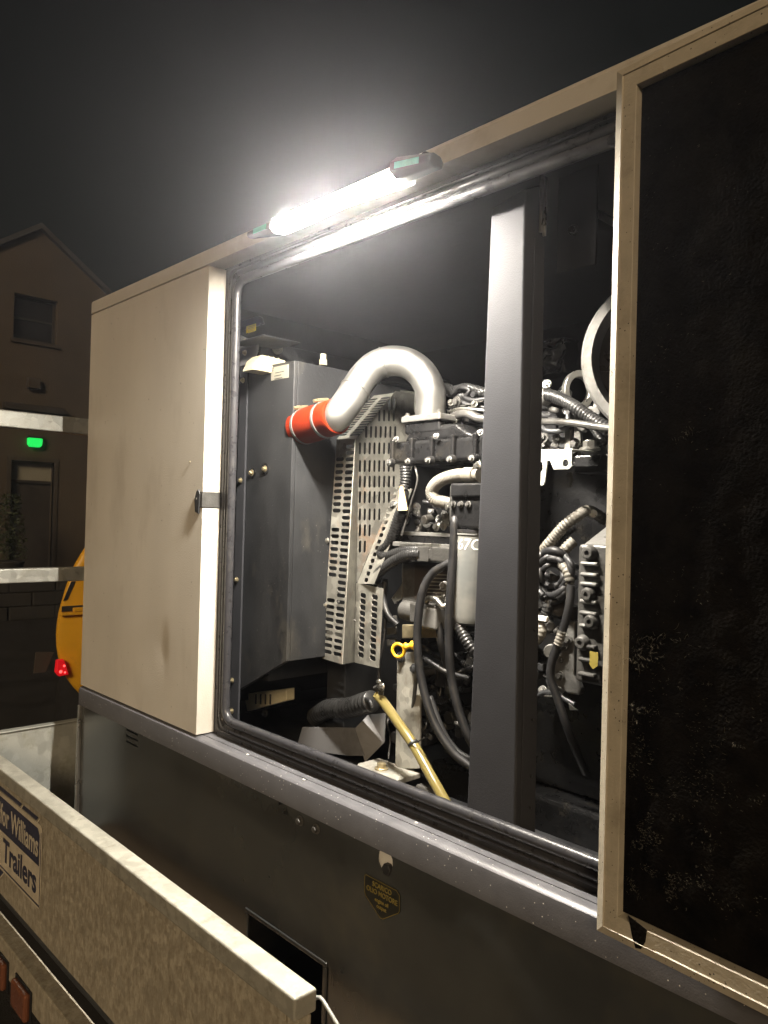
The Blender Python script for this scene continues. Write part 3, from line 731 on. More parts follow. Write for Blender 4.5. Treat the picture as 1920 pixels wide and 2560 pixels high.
# fan guard
YG = .33
def facet(name, corners, holes_px, ln, wd, axis, label=None, mt='galv_guard'):
    """corners: ((x, y) in the photograph, depth Y); first three fix the plane of the sheet"""
    P3 = [at(x, y, Y) for (x, y), Y in corners[:3]]
    n = (P3[1] - P3[0]).cross(P3[2] - P3[0]).normalized()
    poly = P3 + [onplane(x, y, P3[0], n) for (x, y), Y in corners[3:]]
    hs = []
    for (x, y) in holes_px:
        c = onplane(x, y, P3[0], n)
        if callable(axis): ax = axis(c, n)
        else: ax = Vector(axis); ax = (ax - n * ax.dot(n)).normalized()
        hs.append((c, ln, wd, ax))
    return slot_sheet(name, poly, hs, mt, guard, label=label)
gb = bmesh.new(); p = at(812, 1373, YG + .004); box(gb, (p.x + .004, YG + .003, 1.42), (p.x + .02, .44, 1.44)); 
guard = obj('fan_guard', gb, 'galv_guard', rad, bevel=.001, label='perforated galvanised fan guard with rust streaks')
def lerp(a, b, t): return (a[0] + (b[0] - a[0]) * t, a[1] + (b[1] - a[1]) * t)
# left strip: two columns of level slots
holes = []
L0, L1, R0, R1 = c1(712, 1210), c2(633, 925), c1(772, 1210), c2(692, 940)
n = 33
for i in range(n):
    t = i / (n - 1); gap = (i in (11, 12)) or (i in (21, 22, 23))
    if not gap and i > 1: holes.append(lerp(L0, L1, t))
    holes.append(lerp(R0, R1, t))
facet('guard_sheet', ((c1(688, 1168), YG), (c1(800, 1166), YG), (c2(722, 1002), YG), (c2(599, 966), YG)), holes, .0345, .0106, (1, 0, 0))
# plain folded band with blind dimples
band = [((c1(800, 1166)), YG), (c1(822, 1150), YG + .035), (c2(796, 988), YG + .035), (c2(722, 1002), YG)]
facet('guard_sheet', band, [], .02, .008, (1, 0, 0))
# middle field of upright slots, narrowing downwards
holes = []
for r_i, y in enumerate((945, 1022, 1122, 1222, 1330, 1425, 1520, 1625, 1722, 1822, 1915, 2020)):
    yy = y
    left = 815 if y > 1170 else 815 + (1170 - y) * .80
    right = 1055 if y < 1480 else 1055 - (y - 1480) * .56
    k = 0
    while left + 12 + 29.5 * k < right - 6:
        x = left + 14 + 29.5 * k; X_, Y_ = c1(x, yy)
        holes.append((X_, Y_)); k += 1
P3 = [at(*c1(822, 1150), YG + .035), at(*c2(796, 500), YG + .035), at(*c1(1160, 1000), YG + .24)]
nn = (P3[1] - P3[0]).cross(P3[2] - P3[0]).normalized()
poly = [onplane(*q, P3[0], nn) for q in (c1(822, 1150), c1(1045, 872), c1(1160, 890), c1(1160, 1300), c1(1085, 1500), c2(880, 330), c2(812, 500), c2(796, 500))]
slot_sheet('guard_sheet', poly, [(onplane(*h, P3[0], nn), .0335, .0090, V(0, 0, 1)) for h in holes], 'galv_guard', guard)
# sloping top strip
hs = []
tl, bl, tr, br = c1(905, 925), c1(720, 1140), c1(985, 915), c1(800, 1140)
for i in range(15):
    t = i / 14; hs.append(lerp(tl, bl, t)); hs.append(lerp(tr, br, t))
A3 = [at(*c1(688, 1168), YG), at(*c1(800, 1166), YG), at(*c1(1000, 900), YG + .17)]
nA = (A3[1] - A3[0]).cross(A3[2] - A3[0]).normalized()
poly = [onplane(*q, A3[0], nA) for q in (c1(688, 1168), c1(800, 1168), c1(1040, 885), c1(890, 905))]
axd = (onplane(*c1(800, 1000), A3[0], nA) - onplane(*c1(700, 1008), A3[0], nA)).normalized()
slot_sheet('guard_sheet', poly, [(onplane(*h, A3[0], nA), .040, .0105, axd) for h in hs], 'galv_guard', guard)
# back plate behind the top of the guard
A3 = [at(*c1(925, 845), YG + .26), at(*c1(1180, 880), YG + .29)]
bm = bmesh.new(); prism(bm, [A3[0], A3[1], A3[1] - V(0, 0, .06), A3[0] - V(0, 0, .06)], (.002, .003, 0)); obj('guard_sheet', bm, 'galv_guard', guard)
# slanting strip with one column of level slots
hs = [lerp(c2(1025, 20), c2(868, 488), i / 12) for i in range(-3, 13)]
C3 = [at(*c2(815, 500), YG + .035), at(*c2(910, 500), YG - .015), at(*c1(1055, 1470), YG + .10)]
nC = (C3[1] - C3[0]).cross(C3[2] - C3[0]).normalized()
poly = [onplane(*q, C3[0], nC) for q in (c2(812, 512), c2(915, 512), c1(1150, 1470), c1(1062, 1440))]
slot_sheet('guard_sheet', poly, [(onplane(*h, C3[0], nC), .034, .0110, V(1, -.5, 0)) for h in hs], 'galv_guard', guard)
# lower box: two columns of level slots
hs = []
for i in range(11):
    t = i / 10; hs.append(lerp(c2(850, 582), c2(836, 945), t)); hs.append(lerp(c2(921, 592), c2(908, 965), t))
facet('guard_sheet', ((c2(806, 505), YG + .030), (c2(972, 540), YG - .02), (c2(945, 1026), YG - .02), (c2(797, 990), YG + .030)), hs, .036, .0120, (1, -.4, 0))
for x, y in (c2(628, 248), c2(616, 640)): bolt(at(x, y, YG - .002), (0, -1, .1), 'steel_bright', .0095, rad)
for x, y in (c2(700, 560), c2(704, 620), c2(800, 735)): bolt(at(x, y, YG - .002), (0, -1, .1), 'alu_cast', .005, rad, 'rivet', washer=False)

# ------------------------------------------------------------------ diesel engine
eng = thing('diesel_engine', 'black diesel engine with silver air pipe and red hose inside the open housing', 'engine', (-.9, .6, 1.02))
YE = .42
# air pipe
def pp(x, y, Y): return at(*c1(x, y), Y)
ctr = [pp(640, 1060, .231), pp(690, 1022, .233), pp(752, 945, .252), pp(800, 868, .275), pp(850, 790, .298), pp(920, 722, .328), pp(1010, 690, .355), pp(1110, 700, .380), pp(1195, 755, .400), pp(1248, 840, .412), pp(1262, 930, .42), pp(1256, 1030, .425)]
path = resample(spline(ctr, .004), .004)
bm = bmesh.new(); sweep(bm, path, lambda i, s: .0385, 40); pipe = obj('air_pipe', bm, 'alu', eng, smooth=60, label='shiny bent aluminium air pipe')
def ring_at(k, r, name, w=.004, m='alu', parent=None):
    p_ = path[k]; d_ = (path[min(k + 2, len(path) - 1)] - path[max(0, k - 2)]).normalized()
    b_ = bmesh.new(); lathe(b_, p_ - d_ * w, p_ + d_, [(0, r - .002), (w * .5, r), (w * 1.5, r), (w * 2, r - .002)], 40); return obj(name, b_, m, parent, smooth=50)
near = lambda q: min(range(len(path)), key=lambda i: (path[i] - q).length)
ring_at(near(pp(800, 868, .275)), .0408, 'weld_seam', .003, 'alu', pipe)
ring_at(near(pp(970, 695, .345)), .0402, 'weld_seam', .0025, 'alu', pipe)
# red hose with two clamps
h0, h1 = pp(462, 1099, .236), pp(690, 1026, .232)
hd = (h1 - h0).normalized(); hl = (h1 - h0).length
bm = bmesh.new(); lathe(bm, h0, h1, [(0, .0455), (.003, .0455), (hl * .12, .0455), (hl * .2, .0462), (hl * .34, .0475), (hl * .5, .0465), (hl * .62, .0452), (hl * .9, .0455), (hl * .985, .0455), (hl, .044), (hl, .0395)], 44)
rh = obj('red_hose', bm, 'red_silicone', eng, smooth=50, label='orange-red silicone hose joining air pipe to radiator')
for t in (.15, .70):
    q = h0 + hd * hl * t; b_ = bmesh.new(); lathe(b_, q - hd * .0045, q + hd, [(0, .0462), (.0005, .0473), (.0085, .0473), (.009, .0462)], 44); cl = obj('hose_clamp', b_, 'alu_cast', rh, smooth=40)
    up = V(-.25, -.15, 1); up = (up - hd * up.dot(hd)).normalized(); sd = hd.cross(up)
    s_ = q + up * .050
    b_ = bmesh.new(); cyl(b_, s_ - sd * .018, s_ + sd * .018, .0062, n=12); cyl(b_, s_ + sd * .018, s_ + sd * .027, .0048, n=6); obj('clamp_screw', b_, 'zinc_yellow', rh, smooth=40)
bm = bmesh.new(); cyl(bm, h0 - hd * .012, h0 + hd * .02, .036, n=32); obj('stub', bm, 'steel_black', eng, smooth=40)

# flange and inlet housing
def slab(name, px, Y, depth, m='cast_black', parent=None, bevel=.003, label=None, crop=c1):
    return PR(name, [at(*crop(x, y), Y) for x, y in px], (depth * .12, depth, 0) if False else (0, depth, 0), m, parent, bevel, label)
fz = at(*c1(1100, 1065), .375).z
fl = B('flange', (at(*c1(1078, 1065), .375).x, .375, fz), (at(*c1(1078, 1065), .375).x + .135, .485, fz + .016), 'alu_cast', eng, .003, label='cast flange under the air pipe')
for dx, dy in ((.012, .012), (.122, .012), (.012, .098), (.122, .098)):
    bolt(V(at(*c1(1078, 1065), .375).x + dx, .375 + dy, fz + .016), (0, 0, 1), 'steel_bright', .0095, fl)
ix = at(*c1(1078, 1065), .375).x
B('inlet_neck', (ix + .006, .383, fz - .03), (ix + .128, .48, fz - .0005), 'cast_black', eng, .006)
mx0 = at(*c1(1010, 1250), .36); mz1 = at(*c1(1010, 1185), .36).z; mz0 = at(*c1(1010, 1318), .36).z
mend = at(1262, 1150, .36).x
man = B('inlet_manifold', (mx0.x, .36, mz0), (mend, .56, mz1), 'cast_black', eng, .010, label='ribbed black inlet manifold cover', seg=4)
bm = bmesh.new()
prism(bm, [V(mx0.x + .02, .385, mz1 - .002), V(mx0.x + .05, .385, fz - .008), V(mx0.x + .20, .385, fz - .012), V(mx0.x + .27, .385, mz1 - .002)], (0, .14, 0)); obj('manifold_hump', bm, 'cast_black', eng, bevel=.012, seg=4)
for k in range(5):
    x = mx0.x + .016 + .068 * k
    if x > mend: continue
    B('rib', (x - .006, .349, mz0 + .004), (x + .006, .37, mz1 + .006), 'cast_black', man, .004, seg=3)
    if k != 5:
        bm = bmesh.new(); lathe(bm, V(x + .003, .352, mz0 + .002), V(x + .003, 0, mz0 + .002), [(0, .012), (.010, .0105), (.012, .009)], 16); obj('boss', bm, 'cast_black', man, smooth=40)
        bolt(V(x + .003, .340, mz0 + .002), (0, -1, 0), 'alu_cast', .0078, man)
    if k % 2 == 0: bolt(V(x + .02, .349, mz1 + .004), (0, -.9, .4), 'alu_cast', .008, man)
# engine block mass and rocker cover behind
blk = B('engine_block', (-1.40, .56, 1.12), (-.28, .92, 1.90), 'cast_black', eng, .015, seg=3)
B('rocker_cover', (-1.30, .56, 1.90), (-.30, .86, 2.03), 'cast_black', eng, .02, seg=4)
for k in range(6): B('cover_rib', (-1.22 + .15 * k, .552, 1.91), (-1.20 + .15 * k, .87, 2.036), 'cast_black', eng, .004)
for k in range(7): bolt(V(-1.26 + .15 * k, .555, 1.93), (0, -1, 0), 'alu_cast', .009, eng)
B('oil_pan', (-1.38, .5, 1.03), (-.3, .9, 1.118), 'cast_black', eng, .01)
# wiring loom over the cover right of the pipe
def cp1(x, y, Y): return at(*c1(x, y), Y)
def cp2(x, y, Y): return at(*c2(x, y), Y)
def cp3(x, y, Y): return at(*c3(x, y), Y)
def cp4(x, y, Y): return at(*c4(x, y), Y)
conduit('loom', [cp1(1350, 850, .5), cp1(1400, 870, .48), cp1(1450, 905, .47), cp1(1540, 890, .47), cp1(1640, 870, .48)], .013, 'conduit_black', eng, label='black corrugated wiring loom')
conduit('loom', [cp1(1360, 880, .5), cp1(1430, 860, .47), cp1(1480, 850, .46), cp1(1560, 870, .47), cp1(1650, 900, .48)], .011, 'conduit_black', eng)
hose('cable', [cp1(1400, 900, .46), cp1(1440, 850, .45), cp1(1500, 870, .45), cp1(1470, 910, .45), cp1(1530, 930, .45), cp1(1620, 915, .46)], .006, 'rubber', eng)
hose('cable', [cp1(1340, 960, .47), cp1(1420, 935, .45), cp1(1500, 960, .45), cp1(1600, 975, .46)], .007, 'rubber', eng)
hose('injector_pipe', [cp1(1370, 1000, .45), cp1(1440, 980, .43), cp1(1520, 985, .43), cp1(1650, 1000, .44)], .0045, 'steel_bright', eng)
hose('injector_pipe', [cp1(1400, 1025, .45), cp1(1480, 1010, .42), cp1(1560, 1040, .42), cp1(1650, 1045, .43)], .011, 'cast_grey', eng)
for x, y in ((1390, 945), (1530, 955), (1500, 990), (1425, 1035)): bolt(cp1(x, y, .44), (0, -1, .5), 'steel_bright', .010, eng)
for k, (x, y) in enumerate(((1400, 960), (1470, 950), (1545, 930))): B('terminal', cp1(x, y + 22, .46), cp1(x + 34, y, .44), 'cast_grey', eng, .002)
# upright conduit with tan tape
conduit('loom', [cp1(1105, 1325, .33), cp1(1108, 1400, .33), cp1(1100, 1470, .33)], .0145, 'conduit_black', eng, pitch=.0070)
hose('tape_wrap', [cp1(1100, 1460, .33), cp1(1095, 1530, .33), cp1(1082, 1600, .33)], .0125, 'conduit_black', eng)
PR('tape_tag', [cp1(1072, 1450, .314), cp1(1092, 1452, .314), cp1(1120, 1600, .314), cp1(1060, 1602, .314)], (0, .001, 0), 'tan_tape', eng, 0, label='torn tan tape tag on the wiring loom')
conduit('loom', [cp1(1082, 1600, .33), cp2(1062, 110, .335), cp2(1030, 210, .34), cp2(1000, 275, .345)], .0135, 'conduit_black', eng)
conduit('loom', [cp2(1000, 275, .345), cp2(955, 318, .35), cp2(985, 345, .34), cp2(1060, 322, .33), cp2(1140, 306, .33), cp2(1225, 312, .33)], .0125, 'conduit_black', eng)
conduit('loom', [cp2(940, 520, .36), cp2(925, 470, .35), cp2(965, 425, .335), cp2(1040, 370, .325), cp2(1120, 335, .32), cp2(1210, 330, .32)], .0135, 'conduit_black', eng)
hose('cable', [cp1(1165, 1330, .33), cp1(1180, 1420, .33), cp1(1140, 1560, .33), cp2(1110, 130, .33), cp2(1085, 215, .33)], .0028, 'cast_grey', eng)
# connectors
cb = B('connector', cp2(1208, 372, .33), cp2(1246, 285, .312), 'cast_grey', eng, .002)
B('connector', cp2(1250, 360, .33), cp2(1300, 300, .314), 'cast_grey', eng, .003); B('connector', cp2(1302, 372, .335), cp2(1372, 292, .31), 'cast_grey', eng, .003)
for k in range(5): B('connector_tab', cp2(1090 + 48 * k, 285, .335), cp2(1118 + 48 * k, 268, .325), 'steel_bright', eng, .0008)
B('module_bracket', cp2(1060, 279, .35), cp2(1380, 273, .332), 'alu_cast', eng, .0008)
B('mount_plate', cp2(1110, 275, .40), cp2(1390, 212, .36), 'cast_black', eng, .002); B('plate_edge', cp2(1110, 211, .40), cp2(1390, 205, .358), 'alu_cast', eng, .001)
PR('bell_bracket', [cp2(1092, 250, .37), cp2(1110, 210, .37), cp2(1140, 205, .37), cp2(1158, 262, .37), cp2(1130, 400, .37), cp2(1110, 560, .37), cp2(1080, 600, .37), cp2(1078, 430, .37)], (0, .02, 0), 'alu_cast', eng, .006)
# control module with brown label
cm = PR('control_module', [cp2(1088, 385, .36), cp2(1150, 375, .36), cp2(1400, 385, .36), cp2(1400, 640, .36), cp2(1080, 640, .36)], (0, .05, 0), 'cast_grey', eng, .006, label='grey engine control module with dark label')
lb = PR('label', [cp2(1165, 400, .358), cp2(1395, 400, .358), cp2(1395, 610, .358), cp2(1160, 600, .358)], (0, .0012, 0), 'label_brown', cm, 0)
for k in range(7):
    a = cp2(1240, 450 + 22 * k, .3572); b = cp2(1365, 455 + 22 * k, .3572); PR('print_line', [a, b, b - V(0, 0, .0026), a - V(0, 0, .0026)], (0, .0003, 0), 'label_grey', cm, 0)
# sensor and plugs below it
hd2 = CY('fuel_pump', cp2(1100, 670, .33), cp2(1200, 690, .33), .024, 'cast_grey', eng, label='grey fuel pump sensor body')
B('plug', cp2(1200, 740, .34), cp2(1240, 640, .30), 'cast_grey', eng, .004); B('plug', cp2(1238, 765, .345), cp2(1292, 660, .30), 'alu_cast', eng, .005)
hose('cable', [cp2(1290, 690, .32), cp2(1310, 750, .32), cp2(1320, 860, .32), cp2(1350, 980, .34), cp2(1390, 1120, .36)], .0085, 'rubber', eng)
hose('fuel_pipe', [cp2(1230, 630, .31), cp2(1250, 600, .30), cp2(1300, 610, .30), cp2(1330, 650, .30), cp2(1360, 640, .31)], .007, 'steel_bright', eng)
for x, y, s in ((1345, 525, .012), (1350, 585, .010), (1310, 640, .010), (1365, 610, .009)): bolt(cp2(x, y, .325), (0, -1, .3), 'alu_cast', s, eng)
PR('bracket', [cp2(1085, 760, .37), cp2(1300, 770, .37), cp2(1300, 840, .37), cp2(1085, 845, .37)], (0, .02, 0), 'zinc_yellow', eng, .002)
PR('bracket', [cp2(1020, 600, .36), cp2(1085, 510, .36), cp2(1085, 600, .36), cp2(1040, 635, .36)], (0, .006, 0), 'steel_bright', eng, .001)
for y in (710, 780, 850): PR('clip', [cp2(990, y, .37), cp2(1045, y - 5, .37), cp2(1045, y + 40, .37), cp2(992, y + 45, .37)], (0, .008, 0), 'cast_grey', eng, .002)
hose('cable', [cp2(985, 480, .36), cp2(975, 600, .355), cp2(1000, 700, .35), cp2(1060, 760, .36)], .008, 'rubber', eng)
hose('cable', [cp2(985, 700, .37), cp2(975, 850, .36), cp2(950, 1000, .345), cp2(945, 1120, .34), cp2(950, 1190, .34)], .006, 'rubber', eng)
# braided fuel hose with end fitting
conduit('braided_hose', [cp1(1560, 1385, .33), cp1(1470, 1384, .33), cp1(1390, 1392, .325), cp1(1310, 1425, .32), cp1(1268, 1480, .32), cp1(1285, 1535, .32), cp1(1340, 1552, .33), cp1(1420, 1565, .35)], .0155, 'conduit_pale', eng, pitch=.004, depth=.07, label='pale braided hose looping beside the pillar')
CY('hose_ferrule', cp1(1470, 1384, .33), cp1(1530, 1384, .33), .0175, 'conduit_pale', eng)
PR('hose_bracket', [cp1(1528, 1310, .335), cp1(1560, 1295, .335), cp1(1570, 1440, .335), cp1(1530, 1440, .335)], (0, .006, 0), 'steel_bright', eng, .002); bolt(cp1(1548, 1330, .33), (0, -1, 0), 'steel_bright', .010, eng)
# filter head, oil filter with hand-written marks
CY('banjo_fitting', cp1(1385, 1580, .33), cp1(1450, 1575, .33), .016, 'cast_grey', eng); bolt(cp1(1385, 1580, .315), (-.4, -1, 0), 'steel_bright', .013, eng)
fc = cp2(1528, 190, .33); fb = cp2(1522, 760, .33)
B('filter_head', (fc.x - .040, .29, fc.z + .004), (fc.x + .06, .38, fc.z + .085), 'cast_black', eng, .008, seg=3, label='black oil filter head')
B('filter_head', (fc.x - .034, .283, fc.z + .075), (fc.x + .06, .37, fc.z + .105), 'cast_black', eng, .004)
for k in range(3): bolt(V(fc.x - .028 + .022 * k, .288, fc.z + .058), (0, -1, .1), 'cast_grey', .008, eng)
B('head_plate', (fc.x - .05, .30, fc.z + .02), (fc.x - .042, .37, fc.z + .10), 'cast_grey', eng, .002)
R_ = .046
bm = bmesh.new(); H_ = (fc.z - fb.z)
lathe(bm, V(fc.x, .33, fc.z), V(fc.x, .33, fc.z - 1), [(0, R_ - .004), (.002, R_), (.008, R_), (.009, R_ - .002), (H_ - .02, R_ - .002), (H_ - .006, R_ - .006), (H_, R_ - .016), (H_, .01)], 40)
flt = obj('oil_filter', bm, 'filter_white', eng, smooth=40, label='pale grey oil filter canister with handwritten marks')
bm = bmesh.new(); lathe(bm, V(fc.x, .33, fc.z + .004), V(fc.x, .33, fc.z - 1), [(0, R_ - .006), (.001, R_ + .0008), (.007, R_ + .0008), (.008, R_ - .006)], 40); obj('seal_ring', bm, 'rubber', flt, smooth=40)
def wrap_text(s, z, a0, size, m):
    o = text('lettering', s, (0, 0, 0), (1, 0, 0), (0, 1, 0), size, m, flt, shear=.15, bold=.0003)
    for v in o.data.vertices:
        th = a0 + v.co.x / R_; yy = v.co.y; r_ = R_ - .0012 + v.co.z * .2
        v.co = V(fc.x + r_ * math.sin(th), .33 - r_ * math.cos(th), z + yy)
wrap_text("267C", fc.z - .040, -.62, .034, 'white_paint')
for k in range(6):
    th = -.62 + .0; z = fc.z - .105 - .006 * k
    b_ = bmesh.new(); pts_ = [V(fc.x + (R_ - .0014) * math.sin(th + d_), .33 - (R_ - .0014) * math.cos(th + d_), z + e_) for d_, e_ in ((0, 0), (.16 + .05 * (k % 2), 0), (.16 + .05 * (k % 2), .0022), (0, .0022))]
    b_.faces.new([b_.verts.new(q) for q in pts_]); obj('print_line', b_, 'ink', flt)
# two long black hoses hanging in front
hose('fuel_hose', [cp1(1400, 1700, .30), cp2(1408, 120, .29), cp2(1400, 300, .285), cp2(1384, 520, .28), cp2(1372, 780, .28), cp2(1384, 1050, .285), cp2(1425, 1260, .29), cp2(1500, 1460, .30), cp2(1600, 1600, .33)], .0098, 'rubber', eng, label='long black hose hanging left of the oil filter')
hose('fuel_hose', [cp2(1420, 372, .31), cp2(1350, 398, .30), cp2(1270, 450, .29), cp2(1215, 545, .28), cp2(1188, 690, .275), cp2(1180, 880, .275), cp2(1205, 1100, .28), cp2(1275, 1340, .285), cp2(1390, 1530, .295), cp2(1520, 1640, .31)], .0098, 'rubber', eng, label='black hose bowing left in front of the bracket')
hose('fuel_hose', [cp2(1215, 960, .33), cp2(1290, 1010, .33), cp2(1360, 1050, .34), cp2(1500, 1090, .35)], .006, 'rubber', eng)
hose('fuel_hose', [cp2(1250, 1180, .31), cp2(1330, 1400, .31), cp2(1420, 1530, .32), cp2(1520, 1590, .33)], .0075, 'rubber', eng)
conduit('loom', [cp2(1400, 700, .31), cp2(1450, 800, .30), cp2(1500, 890, .30), cp2(1560, 960, .31)], .0135, 'conduit_black', eng, pitch=.008)
# dipstick
rc = cp2(1064, 918, .29)
bm = bmesh.new(); tor = []
for i in range(24):
    th = 2 * math.pi * i / 24; tor.append(rc + V(1, .35, 0).normalized() * .0155 * math.cos(th) + V(0, 0, 1) * .0155 * math.sin(th))
n_ = V(1, .35, 0).normalized().cross(V(0, 0, 1))
rings = []
for i, p_ in enumerate(tor):
    o_ = (p_ - rc).normalized(); rings.append([bm.verts.new(p_ + o_ * .0042 * math.cos(2 * math.pi * k / 8) + n_ * .0042 * math.sin(2 * math.pi * k / 8)) for k in range(8)])
for i in range(24):
    a, b = rings[i], rings[(i + 1) % 24]
    for k in range(8): bm.faces.new((a[k], a[(k + 1) % 8], b[(k + 1) % 8], b[k]))
s0 = cp2(1096, 895, .29); s1 = cp2(1158, 885, .30)
lathe(bm, s0, s1, [(0, .006), (.006, .0095), (.010, .0065), (.018, .0065), (.021, .0105), (.034, .0105), (.036, .006)], 14)
obj('dipstick', bm, 'yellow_plastic', eng, smooth=50, label='yellow plastic dipstick with ring handle')
hose('dipstick_tube', [s1, cp2(1180, 960, .31), cp2(1170, 1100, .34), cp2(1150, 1300, .37)], .005, 'cast_grey', eng)
# upright mounting bracket with foot
br_ = PR('mount_bracket', [cp2(1055, 935, .36), cp2(1172, 925, .36), cp2(1195, 1100, .36), cp2(1190, 1640, .36), cp2(1042, 1640, .36), cp2(1050, 1300, .36)], (0, .008, 0), 'galv_bracket', eng, .002, label='tall galvanised engine mount bracket with bolted foot')
fo_ = cp2(1100, 1640, .36)
lft = cp2(935, 1650, .28); 
ft_ = [V(fo_.x - .105, .30, fo_.z), V(fo_.x - .085, .275, fo_.z), V(fo_.x + .045, .275, fo_.z), V(fo_.x + .045, .372, fo_.z), V(fo_.x - .105, .372, fo_.z)]
PR('mount_foot', ft_, (0, 0, -.014), 'galv_bracket', eng, .003)
bolt(V(fo_.x - .035, .315, fo_.z), (0, 0, 1), 'zinc_yellow', .017, eng)
bm = bmesh.new(); lathe(bm, V(fo_.x - .035, .32, fo_.z - .014), V(fo_.x - .035, .32, 0), [(0, .03), (.01, .034), (.03, .036), (.05, .045), (.052, .06), (.056, .06)], 24); obj('rubber_mount', bm, 'rubber', eng, smooth=40)
for x, y in ((1080, 960), (1165, 1028)): bolt(cp2(x, y, .357), (0, -1, 0), 'steel_black', .013, eng)
B('side_member', (-1.75, .30, 1.022), (-.3, .42, 1.078), 'steel_black', eng, .003)
for k in range(5):
    p_ = cp2(1090 + 45 * k, 1745 + 22 * (k % 3), .27); B('rag_scrap', p_ - V(.02, .012, .012), p_ + V(.02, .012, .002), 'cast_grey', eng, .006)
# clear drain hose with tie
hose('drain_hose', [cp2(935, 1195, .30), cp2(970, 1230, .295), cp2(1060, 1355, .285), cp2(1160, 1500, .275), cp2(1260, 1680, .262), cp2(1370, 1880, .25), cp2(1420, 1990, .245)], .0120, 'clear_hose', eng, n=16, label='yellowed clear oil drain hose running down to the sill')
ti = cp2(1155, 1488, .275); bm = bmesh.new(); td = (cp2(1260, 1680, .262) - cp2(1060, 1355, .285)).normalized(); lathe(bm, ti - td * .002, ti + td, [(0, .0124), (0, .0134), (.0045, .0134), (.0045, .0124)], 20)
obj('cable_tie', bm, 'rubber', eng, smooth=40); hose('cable_tie', [ti + V(.0, -.012, 0), cp2(1190, 1470, .262), cp2(1222, 1448, .258)], .0014, 'rubber', eng, n=6)
hose('tap', [cp2(925, 1150, .30), cp2(960, 1135, .29), cp2(955, 1200, .30)], .007, 'cast_grey', eng); bolt(cp2(962, 1140, .285), (0, -1, .2), 'steel_bright', .010, eng); bolt(cp2(945, 1108, .29), (0, -1, .2), 'steel_bright', .007, eng)
conduit('intake_duct', [cp2(560, 1320, .40), cp2(640, 1275, .37), cp2(760, 1268, .345), cp2(850, 1240, .33), cp2(905, 1225, .325)], .0275, 'conduit_black', eng, pitch=.017, n=20, label='fat black corrugated duct low in the compartment')
hose('duct_wrap', [cp2(850, 1215, .315), cp2(890, 1225, .30), cp2(905, 1265, .30)], .006, 'rubber', eng)
# folded pale sheet below
def tri(name, px, Y, m): return PR(name, [cp2(x, y, Yv) for (x, y), Yv in zip(px, Y)], (0, .003, -.001), m, eng, 0)
PR('floor_bracket', [cp2(478, 1385, .36), cp2(690, 1388, .36), cp2(765, 1560, .36), cp2(440, 1520, .36)], (0, .003, 0), 'bracket_grey', eng, 0, label='pale folded sheet bracket on the compartment floor')
PR('floor_bracket', [cp2(690, 1388, .36), cp2(800, 1390, .365), cp2(855, 1560, .365), cp2(765, 1560, .36)], (0, .003, 0), 'bracket_grey', eng, 0)
PR('floor_bracket', [cp2(800, 1392, .365), cp2(880, 1310, .40), cp2(985, 1300, .42), cp2(975, 1480, .40), cp2(860, 1598, .365)], (0, .003, 0), 'bracket_grey', eng, 0)

# ---- what shows right of the pillar
ac = at(1669, 881, .45)
dirc = V(.45, -1, .0).normalized()
bm = bmesh.new(); lathe(bm, ac - dirc * .25, ac + dirc, [(0, .166), (.19, .166), (.20, .170), (.236, .170), (.245, .165), (.245, .148), (.232, .142), (.205, .135)], 64)
obj('air_cleaner', bm, 'alu_cast', eng, smooth=35, label='big round grey air cleaner drum right of the pillar')
bm = bmesh.new(); cyl(bm, ac - dirc * .048, ac - dirc * .040, .137, n=48); obj('drum_lid', bm, 'cast_black', eng)
# lifting eye
ec = cp3(722, 1700, .50)
dn = V(1.0, -.62, 0).normalized(); su = dn.cross(V(0, 0, 1)).normalized()
bm = bmesh.new(); nseg = 32; lay = []
for dd in (-.009, .009):
    lay.append([[bm.verts.new(ec + dn * dd + su * (r_ * math.cos(2 * math.pi * i / nseg)) + V(0, 0, 1) * (r_ * 1.25 * math.sin(2 * math.pi * i / nseg))) for i in range(nseg)] for r_ in (.024, .036)])
for i in range(nseg):
    j = (i + 1) % nseg
    bm.faces.new((lay[0][0][i], lay[0][0][j], lay[0][1][j], lay[0][1][i])); bm.faces.new((lay[1][0][i], lay[1][1][i], lay[1][1][j], lay[1][0][j]))
    bm.faces.new((lay[0][0][i], lay[1][0][i], lay[1][0][j], lay[0][0][j])); bm.faces.new((lay[0][1][i], lay[0][1][j], lay[1][1][j], lay[1][1][i]))
obj('lifting_eye', bm, 'steel_bright', eng, smooth=40, bevel=.0015, label='bright steel lifting eye on the engine')
B('eye_stem', ec - V(.012, -.006, .16), ec - V(-.006, -.014, .036), 'steel_bright', eng, .002)
conduit('loom', [cp3(430, 1745, .47), cp3(500, 1735, .45), cp3(600, 1765, .44), cp3(700, 1820, .43), cp3(800, 1890, .43), cp3(920, 1965, .43), cp3(1050, 2020, .44)], .0145, 'conduit_black', eng, pitch=.0078, label='black corrugated loom crossing below the lifting eye')
CY('loom_clamp', cp3(468, 1760, .46), cp3(510, 1725, .455), .019, 'alu_cast', eng); bolt(cp3(495, 1655, .45), (.2, -1, .4), 'steel_bright', .011, eng); hose('clip', [cp3(485, 1700, .45), cp3(495, 1650, .445), cp3(515, 1665, .445)], .003, 'steel_bright', eng)
conduit('loom', [cp3(420, 1800, .49), cp3(500, 1810, .48), cp3(590, 1800, .48), cp3(640, 1730, .49), cp3(590, 1715, .49)], .013, 'conduit_black', eng)
hose('breather_pipe', [cp3(440, 1930, .44), cp3(560, 1930, .42), cp3(680, 1938, .41), cp3(800, 1955, .41), cp3(1000, 1985, .41)], .0075, 'cast_grey', eng, label='thin grey breather pipe')
